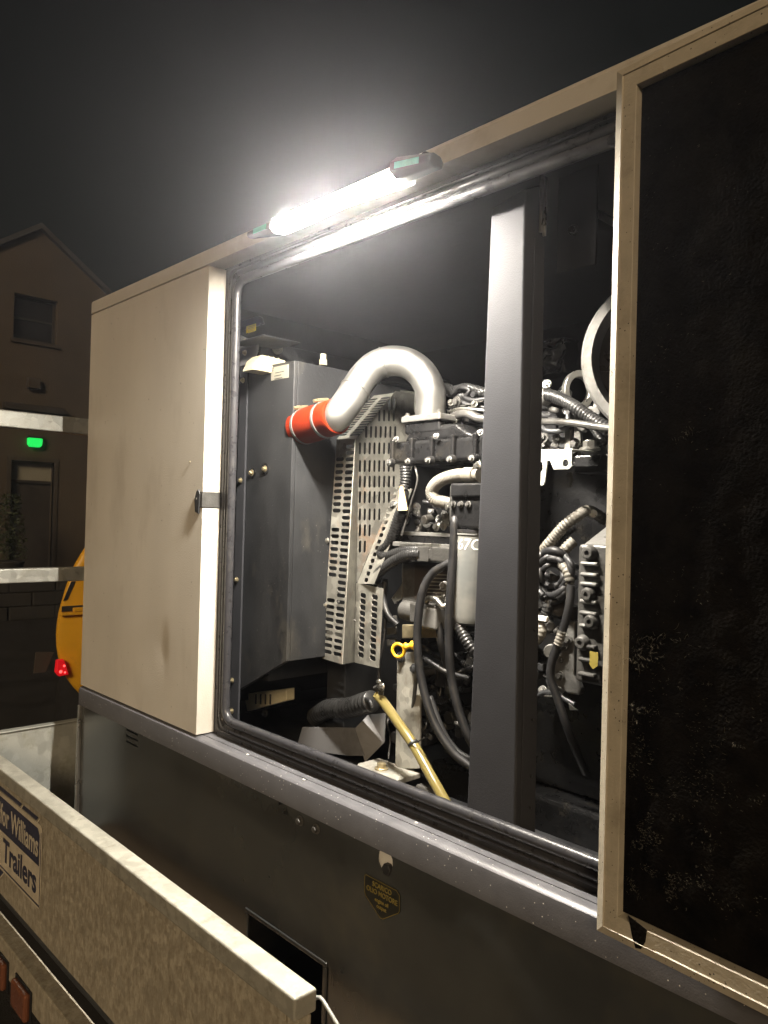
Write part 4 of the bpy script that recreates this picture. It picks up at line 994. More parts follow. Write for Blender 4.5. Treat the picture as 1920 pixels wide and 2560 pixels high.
hose('fuel_pipe', [cp3(455, 1925, .45), cp3(480, 1990, .43), cp3(570, 2000, .43), cp3(640, 1970, .44), cp3(650, 1880, .45)], .006, 'steel_black', eng)
PR('wedge', [cp3(440, 1905, .48), cp3(660, 1870, .48), cp3(670, 1900, .48), cp3(600, 1950, .48)], (0, .02, 0), 'cast_black', eng, .003)
conduit('loom', [cp3(820, 1960, .47), cp3(870, 2030, .46), cp3(920, 2100, .46)], .008, 'conduit_black', eng)
B('stay', cp3(640, 2170, .46), cp3(668, 1985, .45), 'steel_bright', eng, .001)
for (x, y, s) in ((575, 2080, .013), (570, 2115, .016), (460, 2060, .016), (470, 2110, .012), (560, 2050, .010)): bolt(cp3(x, y, .47), (.2, -1, .3), 'cast_grey', s, eng)
# pressed covers under the air cleaner
for k in range(4): 
    a = cp3(830, 1790 + 26 * k, .52); B('cover_step', a, a + V(.12, .10, -.018), 'alu_cast' if k % 2 == 0 else 'cast_black', eng, .004)
# pale support plate with hole, its tab, bolt
pl = [at(*c4(x, y), .36) for x, y in ((380, 232), (680, 226), (678, 340), (655, 362), (545, 364), (520, 300), (380, 292))]
slot_sheet('support_plate', pl, [(at(*c4(635, 318), .36), .0155, .0145, (0, 0, 1))], 'galv_light', eng, .004, label='pale steel support plate with one round hole')
a = at(*c4(380, 230), .36); b = at(*c4(680, 224), .36)
PR('plate_lip', [a, b, b + V(.02, .05, 0), a + V(0, .05, 0)], (0, 0, .003), 'galv_light', eng, .001)
slot_sheet('support_tab', [at(*c4(x, y), .35) for x, y in ((400, 292), (500, 296), (480, 460), (470, 480), (400, 482))], [(at(*c4(450, 345), .35), .022, .012, (0, 0, 1))], 'galv_light', eng, .004)
bolt(at(*c4(810, 222), .42), (0, 0, 1), 'steel_bright', .022, eng)
B('rail_beam', at(*c4(690, 390), .44), at(*c4(1000, 232), .40) + V(0, .1, 0), 'cast_black', eng, .004)
PR('hook', [cp4(630, 395, .42), cp4(665, 380, .42), cp4(672, 440, .42), cp4(655, 500, .42), cp4(650, 450, .42)], (0, .01, 0), 'cast_grey', eng, .002)
# control box with stepped ribs
x0_ = at(*c4(722, 910), .34).x; zt_ = at(*c4(722, 912), .34).z; zb_ = at(*c4(712, 1930), .34).z
cbx = B('junction_box', (x0_, .34, zb_), (x0_ + .14, .44, zt_), 'cast_grey', eng, .008, seg=4, label='grey cast junction box with row of stepped ribs')
tb = [V(x0_ + .004, .345, zt_ - .004), V(x0_ + .14, .345, zt_ - .004), V(x0_ + .14, .55, zt_ + .085), V(x0_ + .004, .55, zt_ + .085)]
PR('box_top', tb, (0, 0, -.03), 'alu_cast', cbx, .004)
for k in range(3): PR('top_rib', [V(x0_ + .03, .385 + .05 * k, zt_ + .010 + .022 * k), V(x0_ + .135, .385 + .05 * k, zt_ + .010 + .022 * k), V(x0_ + .135, .40 + .05 * k, zt_ + .0175 + .022 * k), V(x0_ + .03, .40 + .05 * k, zt_ + .0175 + .022 * k)], (0, -.002, .006), 'alu_cast', cbx, .002)
ys = (1060, 1140, 1210, 1340, 1425, 1520, 1670, 1770, 1880)
for k, y in enumerate(ys):
    z = at(*c4(800, y), .335).z; B('rib', (x0_ + .012, .329, z - .004), (x0_ + .050, .345, z + .004), 'alu_cast' if k < 6 else 'cast_grey', cbx, .003)
for x, y in ((812, 980), (805, 1285), (828, 1485), (760, 1640)):
    q = at(*c4(x, y), .338); bm = bmesh.new(); lathe(bm, q, q + V(0, -1, 0), [(0, .016), (.010, .013), (.013, .010), (.013, .005), (.006, .004)], 20); obj('boss', bm, 'cast_grey', cbx, smooth=40)
q = at(*c4(835, 1770), .327); PR('sticker', [q + V(-.008, 0, .016), q + V(.010, 0, .016), q + V(.010, 0, -.010), q + V(0, 0, -.018), q + V(-.008, 0, -.010)], (0, .001, 0), 'label_gold', cbx, 0)
CY('breather', at(*c4(820, 700), .50), at(*c4(835, 690), .44), .009, 'steel_bright', eng)
conduit('loom', [cp4(440, 1000, .42), cp4(500, 920, .41), cp4(560, 850, .41), cp4(640, 765, .41), cp4(730, 700, .42), cp4(790, 668, .44), cp4(850, 690, .47), cp4(930, 740, .50)], .0125, 'conduit_pale', eng, pitch=.0072, label='pale corrugated loom arching to the junction box')
conduit('loom', [cp4(590, 1000, .41), cp4(640, 940, .41), cp4(690, 890, .42)], .012, 'conduit_pale', eng, pitch=.0072)
conduit('loom', [cp4(560, 920, .43), cp4(600, 850, .43), cp4(700, 790, .44)], .010, 'conduit_black', eng, pitch=.0072)
for k, (rx, ry, dy, rr) in enumerate(((125, 165, 0, .0085), (108, 130, 10, .007), (140, 195, 22, .0065), (95, 105, -5, .006), (125, 150, 45, .007), (80, 80, 20, .006), (150, 120, -20, .006))):
    pts_ = []
    for i in range(15):
        th = math.pi * (1.05 - 1.75 * i / 14) + .25 * k ; pts_.append(cp4(535 + rx * math.cos(th), 1125 + dy - ry * math.sin(th), .37 + .012 * math.sin(i + k)))
    hose('cable_coil', pts_, rr, 'rubber', eng, label='coiled black cable beside the junction box' if k == 0 else None)
PR('card', [cp4(510, 1110, .41), cp4(570, 1150, .41), cp4(640, 1190, .41), cp4(600, 1215, .41), cp4(520, 1180, .41)], (0, .003, 0), 'cast_grey', eng, 0)
conduit('loom', [cp4(600, 1060, .365), cp4(640, 1110, .36), cp4(660, 1170, .36), cp4(655, 1200, .365)], .011, 'conduit_pale', eng)
hose('cable', [cp4(670, 1190, .36), cp4(660, 1350, .355), cp4(620, 1520, .35), cp4(570, 1660, .345), cp4(530, 1780, .34), cp4(520, 1900, .34), cp4(570, 2050, .345), cp4(630, 2230, .35), cp4(700, 2420, .37), cp4(780, 2600, .40)], .0085, 'rubber', eng, label='long black cable trailing down right of the pillar')
conduit('loom', [cp4(605, 1560, .343), cp4(590, 1610, .341), cp4(572, 1660, .339)], .0098, 'conduit_pale', eng, pitch=.0070)
conduit('loom', [cp4(405, 1480, .36), cp4(440, 1500, .355), cp4(455, 1560, .35), cp4(430, 1610, .35), cp4(395, 1640, .36)], .011, 'conduit_pale', eng, pitch=.0070)
conduit('loom', [cp4(470, 1290, .38), cp4(500, 1350, .37), cp4(490, 1420, .37), cp4(460, 1480, .37)], .012, 'conduit_black', eng)
B('white_clip', cp4(415, 1475, .35), cp4(490, 1450, .34), 'white_paint', eng, .002)
PR('pump_bracket', [cp4(648, 1490, .39), cp4(697, 1485, .39), cp4(692, 1880, .39), cp4(740, 1990, .39), cp4(730, 2032, .39), cp4(640, 2015, .39), cp4(545, 1940, .39), cp4(545, 1800, .39), cp4(600, 1690, .39)], (0, .02, 0), 'alu_cast', eng, .004, label='pale cast bracket below the junction box')
for x, y, s in ((612, 1655, .014), (590, 1885, .010), (650, 1620, .010), (600, 1770, .006)): bolt(cp4(x, y, .387), (0, -1, 0), 'cast_grey', s, eng)
for k in range(10):
    p_ = cp4(random.uniform(420, 620), random.uniform(1300, 1780), .46); bm = bmesh.new(); cyl(bm, p_, p_ + V(random.uniform(-.05, .05), -.05, random.uniform(-.02, .02)), random.uniform(.01, .03), n=16); obj('pump_boss', bm, random.choice(('cast_black', 'cast_grey')), eng, smooth=40, bevel=.003)
hose('cable', [cp4(420, 2040, .40), cp4(470, 2010, .40), cp4(560, 2020, .40), cp4(700, 2100, .40)], .006, 'steel_black', eng)
PR('clip', [cp4(470, 2030, .39), cp4(545, 2035, .39), cp4(545, 2045, .39), cp4(470, 2040, .39)], (0, .01, 0), 'steel_bright', eng, .001)
PR('clip', [cp4(650, 2085, .39), cp4(690, 2120, .39), cp4(720, 2140, .39), cp4(660, 2140, .39)], (0, .004, 0), 'steel_bright', eng, .001)
# small clutter on the block side between the hoses
for k in range(26):
    x = random.uniform(1030, 1540); y = random.uniform(780, 1500); p_ = cp2(x, y, random.uniform(.40, .47))
    bm = bmesh.new(); r_ = random.uniform(.006, .018); cyl(bm, p_ + V(0, .1, 0), p_, r_, n=random.choice((6, 16))); obj('block_boss', bm, random.choice(('cast_black', 'cast_black', 'cast_grey')), eng, smooth=40, bevel=.002)
for k in range(14):
    x = random.uniform(1120, 1540); y = random.uniform(20, 190); p_ = cp2(x, y, random.uniform(.38, .46))
    bm = bmesh.new(); d_ = V(random.uniform(-1, 1), -.4, random.uniform(-.4, .4)).normalized(); cyl(bm, p_ - d_ * .03, p_ + d_ * .03, random.uniform(.006, .014), n=14); obj('fitting', bm, random.choice(('cast_black', 'cast_grey', 'cast_black')), eng, smooth=40, bevel=.002)
for x, y in ((1355, 105), (1380, 135), (1300, 165), (1345, 160)): bolt(cp2(x, y, .37), (-.2, -1, .2), 'steel_bright', .011, eng)

# more of the wiring and small pipework that fills the gaps
def wires(n, fn, ys, lo, hi, mats, depth):
    for k in range(n):
        x, y = random.uniform(*lo), random.uniform(*hi); a = random.uniform(-.9, .9) + (1.57 if random.random() < .5 else 0); L = random.uniform(110, 300); pts_ = []
        for i in range(5):
            pts_.append(fn(x, y, random.uniform(*depth))); a += random.uniform(-.7, .7); x += L / 4 * math.cos(a); y += L / 4 * math.sin(a)
        r_ = random.choice((.0022, .003, .004, .0055, .007))
        (conduit if r_ > .006 else hose)('loom' if r_ > .006 else 'wire', pts_, r_, random.choice(mats), eng)
wires(9, cp2, 0, (1000, 1500), (0, 180), ('rubber', 'cast_grey', 'conduit_black', 'cast_black'), (.37, .44))
wires(16, cp2, 0, (990, 1480), (620, 1450), ('rubber', 'conduit_black', 'cast_grey', 'cast_black'), (.37, .45))
wires(7, cp1, 0, (1360, 1520), (850, 1060), ('rubber', 'conduit_black', 'cast_grey'), (.44, .48))
wires(12, cp4, 0, (420, 700), (900, 2000), ('rubber', 'conduit_black', 'cast_grey', 'conduit_black'), (.40, .48))
wires(7, cp3, 0, (440, 800), (1720, 2120), ('rubber', 'conduit_black', 'cast_grey'), (.44, .50))
for k in range(26):
    q = random.choice((cp2(random.uniform(1000, 1480), random.uniform(30, 190), .40), cp2(random.uniform(980, 1480), random.uniform(650, 1500), .42), cp4(random.uniform(430, 690), random.uniform(1250, 2000), .44), cp3(random.uniform(440, 880), random.uniform(1850, 2150), .46), cp1(random.uniform(1370, 1560), random.uniform(900, 1060), .44)))
    bolt(q, (random.uniform(-.4, .4), -1, random.uniform(-.2, .6)), random.choice(('cast_grey', 'alu_cast', 'steel_bright', 'cast_black')), random.uniform(.006, .013), eng)
for k in range(18):
    q = random.choice((cp2(random.uniform(1000, 1480), random.uniform(650, 1480), .43), cp4(random.uniform(430, 690), random.uniform(1200, 2000), .45), cp3(random.uniform(440, 880), random.uniform(1850, 2150), .47)))
    s_ = V(random.uniform(.008, .022), .02, random.uniform(.006, .022)); B('housing', q - s_, q + s_, random.choice(('cast_black', 'cast_black', 'cast_grey', 'steel_black')), eng, .003)

# ------------------------------------------------------------------ work lamp hung on the roof edge
lamp = thing('work_lamp', 'lit strip work lamp hanging on the roof edge above the opening', 'lamp', (-1.16, -.05, 2.36))
LA, LB = V(-1.350, -.046, 2.368), V(-.985, -.046, 2.362)
ld = (LB - LA).normalized(); ll = (LB - LA).length
bm = bmesh.new(); lathe(bm, LA, LB, [(0, .007), (.004, .0095), (ll - .004, .0095), (ll, .007)], 24); obj('light_tube', bm, 'lamp_glow', lamp, smooth=40, label='glowing white light tube')
def shade_mat():
    m, nt, b = _nt('shade_film'); N = nt.nodes; L = nt.links
    tr = N.new('ShaderNodeBsdfTranslucent'); tr.inputs[0].default_value = (.80, .74, .62, 1)
    df = N.new('ShaderNodeBsdfDiffuse'); df.inputs[0].default_value = (.75, .72, .64, 1)
    mx = N.new('ShaderNodeMixShader'); mx.inputs[0].default_value = .6
    L.new(df.outputs[0], mx.inputs[1]); L.new(tr.outputs[0], mx.inputs[2]); L.new(mx.outputs[0], N['Material Output'].inputs[0])
    M['shade_film'] = m
shade_mat()
def sh(a, b):
    th = math.radians(35 + 165 * b); r = .019 + .003 * math.sin(a * 9) * b + .010 * max(0, abs(a - .5) - .36) * 6 * abs(b - .5)
    c = LA + ld * (ll * (-.03 + 1.06 * a))
    return c + V(0, -math.cos(th) * r, math.sin(th) * r)
bm, gg = grid_face(40, 14, sh); close_back(bm, gg, (0, .0004, -.0006)); obj('shade', bm, 'shade_film', lamp, smooth=60, label='curled translucent lamp shade')
for (ca, cb, lb_, side) in ((V(-1.470, -.044, 2.378), V(-1.358, -.046, 2.366), 'left end block of the lamp with green label', -1), (V(-.990, -.046, 2.372), V(-.905, -.040, 2.366), 'right end block of the lamp with green label', 1)):
    # flat flap with a rounded back that tapers towards its tip
    bm = bmesh.new(); rings = []
    for t in (0, .15, .5, .85, 1):
        c = ca.lerp(cb, t); w = (.45 + .55 * t) if side < 0 else (1.15 - .35 * t); hgt = (.5 + .5 * t) if side < 0 else (1.25 - .5 * t)
        prof = [(.020 * w, -.010 * hgt), (.024 * w, .004), (.014 * w, .017 * hgt), (-.008 * w, .020 * hgt), (-.022 * w, .008 * hgt), (-.024 * w, -.006 * hgt), (-.010 * w, -.015 * hgt)]
        rings.append([bm.verts.new(c + V(0, y, z)) for y, z in prof])
    for r0, r1 in zip(rings, rings[1:]):
        for i in range(7): bm.faces.new((r0[i], r0[(i + 1) % 7], r1[(i + 1) % 7], r1[i]))
    bm.faces.new(rings[0][::-1]); bm.faces.new(rings[-1])
    ob = obj('end_block', bm, 'lamp_plastic', lamp, bevel=.003, seg=2, label=lb_)
    q0, q1 = (.30, .85) if side < 0 else (.15, .75)
    k0, k1 = [[ca.lerp(cb, q_) + V(0, -.0250 * ((.45 + .55 * q_) if side < 0 else (1.15 - .35 * q_)), o_) for o_ in (-.005, .0065)] for q_ in (q0, q1)]
    bm = bmesh.new(); prism(bm, [k0[0], k1[0], k1[1] + V(0, .0006, 0), k0[1] + V(0, .0006, 0)], (0, .001, 0)); obj('green_sticker', bm, 'green_label', ob, label='green sticker on the lamp end')
    hx = (ca + cb) / 2
    CY('magnet', V(hx.x, hx.y + .015, 2.392), V(hx.x, -.0005, 2.396), .010, 'steel_black', lamp)

# ------------------------------------------------------------------ galvanised trailer carrying the generator
tr = thing('flatbed_trailer', 'galvanised dropside trailer with headboard rails carrying the generator', 'trailer', (-.8, .55, 0))
TX0, TX1 = -2.68, -.928
TYO, TYI, TZ = -.281, -.237, 1.02
B('top_rail', (TX0, TYO, TZ - .036), (TX1, TYI, TZ), 'galv_rail', tr, .004, seg=3, label='bright galvanised top rail of the near trailer side')
def tp(a, b):
    x = TX0 + (TX1 - .03 - TX0) * a; z = .672 + (TZ - .0365 - .672) * b
    return V(x, -.272 + .0015 * noise.noise(V(x * 4, z * 6, 0)) + .003 * (1 if .5 > b > .44 else 0) * 0, z)
bm, gg = grid_face(60, 24, tp); close_back(bm, gg, (0, .020, 0)); obj('side_board', bm, 'galv_plate', tr, smooth=40, label='weathered brown-stained galvanised side board')
B('rail_lip', (TX0, -.2755, TZ - .052), (TX1 - .03, -.2725, TZ - .0365), 'galv_plate', tr, .001)
B('end_post', (TX1 - .03, -.272, .66), (TX1 - .002, -.245, TZ - .037), 'galv_plate', tr, .003)
_lr = [at(770, 2520, -.19), at(778, 2503, -.19), at(800, 2494, -.19), at(822, 2525, -.19), at(850, 2572, -.19), at(880, 2620, -.19)]
hose('latch_rod', [V(_lr[0].x + .004, -.19, .615), V(_lr[0].x + .001, -.19, .78)] + _lr + [V(_lr[-1].x + .10, -.19, _lr[-1].z - .10), V(_lr[-1].x + .16, -.19, .615)], .0032, 'galv_light', tr, label='thin bent galvanised latch rod at the side end')
# chassis rail, amber side markers
B('chassis_rail', (-3.3, -.300, .515), (1.2, -.255, .600), 'galv_plate', tr, .004, label='galvanised chassis rail below the trailer side')
B('bed_skirt', (TX0, -.235, .600), (1.2, -.225, .672), 'steel_black', tr, .002)
for x in (-2.172, -2.003):
    mk = B('marker_light', (x - .052, -.318, .490), (x + .050, -.3005, .560), 'amber_lens', tr, .008, seg=3, label=None)
    B('base', (x - .058, -.3045, .486), (x + .056, -.3002, .566), 'rubber', mk, .002)
B('bed', (TX0, -.225, .600), (1.2, 1.38, .624), 'ply', tr, .002)
B('far_side_board', (TX0, 1.36, .625), (TX1, 1.385, TZ), 'galv_plate', tr, .003)
B('headboard', (TX0 - .022, -.236, .625), (TX0 - .002, 1.38, TZ - .006), 'galv_light', tr, .002, label='pale galvanised headboard panel at the trailer front')
B('headboard_cap', (TX0 - .026, -.2355, TZ - .0055), (TX0 + .006, 1.38, TZ - .001), 'galv_light', tr, .002)
for z0, z1 in ((2.018, 2.074), (1.504, 1.552)):
    B('rack_rail', (TX0 - .045, -.30, z0), (TX0 - .005, 1.40, z1), 'galv', tr, .004, seg=3, label='galvanised %s rack rail at the trailer front' % ('upper' if z0 > 1.8 else 'lower'))
for y in (-.36, 1.40): B('rack_post', (TX0 - .045, y, .60), (TX0 - .005, y + .058, 2.09), 'galv', tr, .004)
bm = bmesh.new(); box(bm, (-3.9, .50, .50), (TX0, .60, .59)); obj('drawbar', bm, 'galv', tr, bevel=.004)
for x in (-1.2, -.4):
    for y in (-.30, 1.26):
        bm = bmesh.new(); lathe(bm, V(x, y, .31), V(x, y + 1, .31), [(0, .10), (0, .27), (.02, .305), (.16, .305), (.18, .27), (.18, .10)], 36); w = obj('wheel', bm, 'tyre', tr, smooth=40)
        bm = bmesh.new(); lathe(bm, V(x, y + .01, .31), V(x, y + 1, .31), [(0, .19), (.01, .2), (.16, .2)], 28); obj('rim', bm, 'galv', w, smooth=40)
    B('axle', (x - .03, -.11, .28), (x + .03, 1.25, .34), 'steel_black', tr, .004)
    for y in (-.15, 1.2): B('hanger', (x - .04, y, .34), (x + .04, y + .05, .598), 'steel_black', tr, .004)
bm = bmesh.new(); prism(bm, [V(-1.62, -.30, .50), V(-1.5, -.30, .66), V(-.1, -.30, .66), V(.02, -.30, .50), V(.0, -.30, .50), V(-.11, -.30, .645), V(-1.49, -.30, .645), V(-1.60, -.30, .50)], (0, .2, 0))
# maker's decal on the side board
YD = -.2745
X_R = -1.985
bm = bmesh.new()
def rr_poly(x0, x1, z0, z1, r, y): return [p for p in rrect(x0, x1, z0, z1, r, y, 6)]
prism(bm, rr_poly(-2.60, X_R, .742, .952, .018, YD), (0, .0006, 0)); dec = obj('maker_decal', bm, 'decal_white', tr, label='blue and white maker decal on the trailer side')
bm = bmesh.new()
prism(bm, [V(-2.594, YD - .0004, .848), V(X_R - .016, YD - .0004, .848), V(X_R - .016, YD - .0004, .925), V(X_R - .030, YD - .0004, .940), V(-2.594, YD - .0004, .940)], (0, .0004, 0)); obj('blue_band', bm, 'decal_blue', dec)
bm = bmesh.new()
for (x0, x1, z0, z1) in ((-2.594, X_R - .005, .7475, .7520), (X_R - .0085, X_R - .005, .7520, .935)): prism(bm, [V(x0, YD - .0004, z0), V(x1, YD - .0004, z0), V(x1, YD - .0004, z1), V(x0, YD - .0004, z1)], (0, .0004, 0))
obj('border_line', bm, 'decal_blue', dec)
# the slanting blocks above the decal
for (xa, xb) in ((-2.330, -2.150), (-2.138, -2.030)):
    bm = bmesh.new(); prism(bm, [V(xa, YD, .956), V(xb, YD, .956), V(xb + .030, YD, .981), V(xa + .030, YD, .981)], (0, .0006, 0)); obj('slant_block', bm, 'decal_blue', dec)
for xa in (-2.145, -2.024):
    bm = bmesh.new(); prism(bm, [V(xa, YD - .0003, .952), V(xa + .006, YD - .0003, .952), V(xa + .038, YD - .0003, .9815), V(xa + .032, YD - .0003, .9815)], (0, .0006, 0)); obj('slant_line', bm, 'decal_white', dec)
bm = bmesh.new(); prism(bm, [V(-2.345, YD, .700), V(-2.315, YD, .700), V(-2.262, YD, .739), V(-2.345, YD, .739)], (0, .0006, 0)); obj('slant_block', bm, 'decal_blue', dec)
bm = bmesh.new(); prism(bm, [V(-2.315, YD - .0003, .700), V(-2.308, YD - .0003, .700), V(-2.255, YD - .0003, .741), V(-2.262, YD - .0003, .741)], (0, .0006, 0)); obj('slant_line', bm, 'decal_white', dec)
text('lettering', "Ifor Williams", (X_R - .022, YD - .0008, .869), (1, 0, 0), (0, 0, 1), .080, 'decal_white', dec, align='RIGHT', squeeze=.74, bold=.0012)
text('lettering', "Trailers", (X_R - .028, YD - .0008, .775), (1, 0, 0), (0, 0, 1), .086, 'decal_blue', dec, align='RIGHT', squeeze=.96, bold=.0022)

# ------------------------------------------------------------------ yellow machine beyond the headboard
ym = thing('compressor', 'yellow round-ended towed machine with lit red tail lamp behind the trailer', 'machine', (-5.6, 1.6, 0))
YX = -5.2
sil = [(215, 1362), (200, 1385), (185, 1410), (172, 1440), (160, 1475), (150, 1510), (143, 1535), (139, 1562), (137, 1590), (138, 1620), (143, 1650), (152, 1678), (164, 1700), (180, 1722), (199, 1742)]
edge = [atX(x, y, YX) for x, y in sil]
zmax = edge[0].z; zmin = edge[-1].z
# hood: the end profile (near flank bulges) swept along -X, rounded at the corner
bm = bmesh.new(); rings = []
wy = 1.35
AX = V(-.90, .44, 0)          # parked at an angle: its length runs away from the camera
for k, (dx, ins) in enumerate(((.0, .05), (.012, .02), (.03, .006), (.06, 0), (.5, 0), (1.2, 0), (1.28, .03), (1.3, .09))):
    o_ = AX * dx
    ring = [V(YX, e.y + ins, e.z + (0 if .6 < e.z < 1.3 else (ins if e.z < .6 else -ins))) + o_ for e in edge]
    ring += [V(YX, edge[0].y + wy - .2, zmin) + o_, V(YX, edge[0].y + wy - ins, zmin + .1) + o_, V(YX, edge[0].y + wy - ins, zmax - .1) + o_, V(YX, edge[0].y + wy - .3, zmax + .10 - ins) + o_, V(YX, edge[0].y + .3, zmax + .10 - ins) + o_]
    rings.append([bm.verts.new(q) for q in ring])
for a, b in zip(rings, rings[1:]):
    for i in range(len(a)): bm.faces.new((a[i], a[(i + 1) % len(a)], b[(i + 1) % len(b)], b[i]))
for rg in (rings[0], rings[-1]):
    cv = bm.verts.new(sum((v.co for v in rg), V(0, 0, 0)) / len(rg))
    for i in range(len(rg)): bm.faces.new((rg[i], rg[(i + 1) % len(rg)], cv))
obj('hood', bm, 'yellow_paint', ym, smooth=45, label='rounded yellow hood')
q = atX(146, 1535, YX + .004)
B('ledge', (YX + .002, q.y + .01, q.z - .012), (YX + .035, q.y + 1.1, q.z + .010), 'yellow_paint', ym, .006, seg=3)
B('recess', (YX + .002, q.y + .02, q.z + .012), (YX + .006, q.y + 1.0, q.z + .05), 'steel_black', ym, .002)
B('latch', (YX + .006, q.y + .09, q.z + .010), (YX + .04, q.y + .19, q.z + .038), 'yellow_paint', ym, .006)
q = atX(166, 1480, YX + .003); PR('grille', [V(YX + .004, q.y - .02, q.z - .06), V(YX + .004, q.y + .01, q.z - .05), V(YX + .004, q.y + .06, q.z + .07), V(YX + .004, q.y + .03, q.z + .07)], (-.003, 0, 0), 'steel_black', ym, 0)
tl = atX(152, 1670, YX + .02)
bm = bmesh.new(); prism(bm, [V(YX + .012, tl.y - .035, tl.z + .06), V(YX + .012, tl.y + .008, tl.z + .062), V(YX + .012, tl.y + .045, tl.z - .045), V(YX + .012, tl.y - .02, tl.z - .05), V(YX + .012, tl.y - .042, tl.z - .02)], (.04, 0, 0)); tlo = obj('tail_lamp', bm, 'red_glow', ym, bevel=.008, seg=3, label='lit red tail lamp')
bm = bmesh.new()
for dy, dz_, r_ in ((-.012, -.018, .011), (.010, .018, .008), (.016, -.026, .007)):
    c_ = V(YX + .0525, tl.y + dy, tl.z + dz_); lathe(bm, c_, c_ + V(1, 0, 0), [(0, r_), (.004, r_ * .8), (.006, r_ * .3)], 14)
obj('bulb_glow', bm, 'red_bulb', tlo)
q = atX(108, 1655, YX - .03); PR('mud_flap', [V(YX - .03, q.y - .06, q.z - .07), V(YX - .03, q.y + .02, q.z - .07), V(YX - .03, q.y + .07, q.z + .06), V(YX - .03, q.y - .05, q.z + .07)], (-.01, 0, 0), 'wall_trim', ym, .003)
for x in (YX - .5,):
    for y in (edge[8].y + .30, edge[8].y + 1.35):
        bm = bmesh.new(); lathe(bm, V(x, y, .30), V(x, y + 1, .30), [(0, .1), (0, .25), (.02, .30), (.15, .30), (.17, .25), (.17, .1)], 32); w = obj('wheel', bm, 'tyre', ym, smooth=40)
    B('axle', (x - .03, edge[8].y + .35, .27), (x + .03, edge[8].y + 1.3, .33), 'steel_black', ym, .003)
B('frame', (YX - 1.0, edge[8].y + .5, .33), (YX - .1, edge[8].y + 1.1, zmin + .02), 'steel_black', ym, .004)

# ------------------------------------------------------------------ gabled building across the yard
BX = -20.0
bl = thing('gabled_building', 'dim rendered gable-ended building across the dark yard', 'building', (BX - 4, 5.8, 0))
ap = atX(100, 575, BX)
ev = 6.2; hw = 3.6; slope = (ap.z - ev) / hw
w0, w1 = atX(36, 731, BX), atX(142, 864, BX)
d0, d1 = atX(28, 1150, BX), atX(129, 1369, BX)
# gable wall as a sheet with real openings (square cut)
yl, yr = ap.y - hw, ap.y + hw
def wall_rects(bm, x0, x1):
    ycuts = sorted({yl, w0.y, w1.y, d0.y, d1.y, yr})
    for a, b in zip(ycuts, ycuts[1:]):
        m_ = (a + b) / 2; spans = []
        z = 0.0; blocks = []
        if w0.y <= m_ <= w1.y: blocks.append((w1.z, w0.z))
        if d0.y <= m_ <= d1.y: blocks.append((.15, d0.z))
        blocks.sort()
        for (s, e) in blocks: spans.append((z, s)); z = e
        top = lambda y: ap.z - abs(y - ap.y) * slope
        for (s, e) in spans: box(bm, (x0, a, s), (x1, b, e))
        ys_ = [a, b] if not (a < ap.y < b) else [a, ap.y, b]
        for ya, yb in zip(ys_, ys_[1:]):
            prism(bm, [V(x0, ya, z), V(x0, yb, z), V(x0, yb, top(yb)), V(x0, ya, top(ya))], (x1 - x0, 0, 0))
bm = bmesh.new(); wall_rects(bm, BX - .3, BX); bmesh.ops.remove_doubles(bm, verts=bm.verts[:], dist=1e-5); obj('gable_wall', bm, 'render_wall', bl)
B('side_wall', (BX - 8, yl, 0), (BX - .301, yl + .3, ev), 'render_wall', bl, 0); B('side_wall', (BX - 8, yr - .3, 0), (BX - .301, yr, ev), 'render_wall', bl, 0)
rf = None
for s in (-1, 1):
    bm = bmesh.new(); e = V(0, s * (hw + .25), ev - ap.z - .25 * slope)
    prism(bm, [V(BX + .12, ap.y, ap.z + .02), V(BX + .12, ap.y, ap.z + .16), V(BX + .12, ap.y, ap.z + .16) + e, V(BX + .12, ap.y, ap.z + .02) + e], (-8.3, 0, 0)); obj('roof', bm, 'slate', bl)
win = B('window', (BX - .22, w0.y, w1.z), (BX - .20, w1.y, w0.z), 'night_glass', bl, 0)
for a, b in (((BX - .2, w0.y, w1.z), (BX - .15, w0.y + .06, w0.z)), ((BX - .2, w1.y - .06, w1.z), (BX - .15, w1.y, w0.z)), ((BX - .2, w0.y, w0.z - .06), (BX - .15, w1.y, w0.z)), ((BX - .2, w0.y, w1.z), (BX - .15, w1.y, w1.z + .06)), ((BX - .2, w0.y, (w0.z + w1.z) / 2 - .02), (BX - .16, w1.y, (w0.z + w1.z) / 2 + .02))): B('frame', a, b, 'door_wood', win, 0)
B('sill', (BX - .1, w0.y - .06, w1.z - .08), (BX + .06, w1.y + .06, w1.z), 'wall_trim', win, 0)
dz = d0.z - .5
dr_ = B('door', (BX - .22, d0.y, .15), (BX - .18, d1.y, dz - .04), 'door_wood', bl, 0)
B('fanlight', (BX - .21, d0.y, dz + .03), (BX - .19, d1.y, d0.z), 'label_grey', bl, 0)
B('transom', (BX - .2, d0.y, dz - .04), (BX - .12, d1.y, dz + .03), 'door_wood', bl, 0)
B('handle', (BX - .18, d0.y + .12, 1.05), (BX - .13, d0.y + .16, 1.25), 'steel_bright', dr_, 0)
for a, b in ((d0.y - .1, d0.y), (d1.y, d1.y + .1)): B('door_trim', (BX - .1, a, .15), (BX + .03, b, d0.z + .1), 'wall_trim', bl, 0)
B('door_trim', (BX - .1, d0.y, d0.z), (BX + .03, d1.y, d0.z + .1), 'wall_trim', bl, 0)
B('step', (BX, d0.y - .3, 0), (BX + .5, d1.y + .3, .15), 'stone', bl, .01)
c_ = atX(80, 960, BX); B('wall_box', (BX + .002, c_.y - .14, c_.z - .12), (BX + .16, c_.y + .16, c_.z + .14), 'wall_trim', bl, .01)
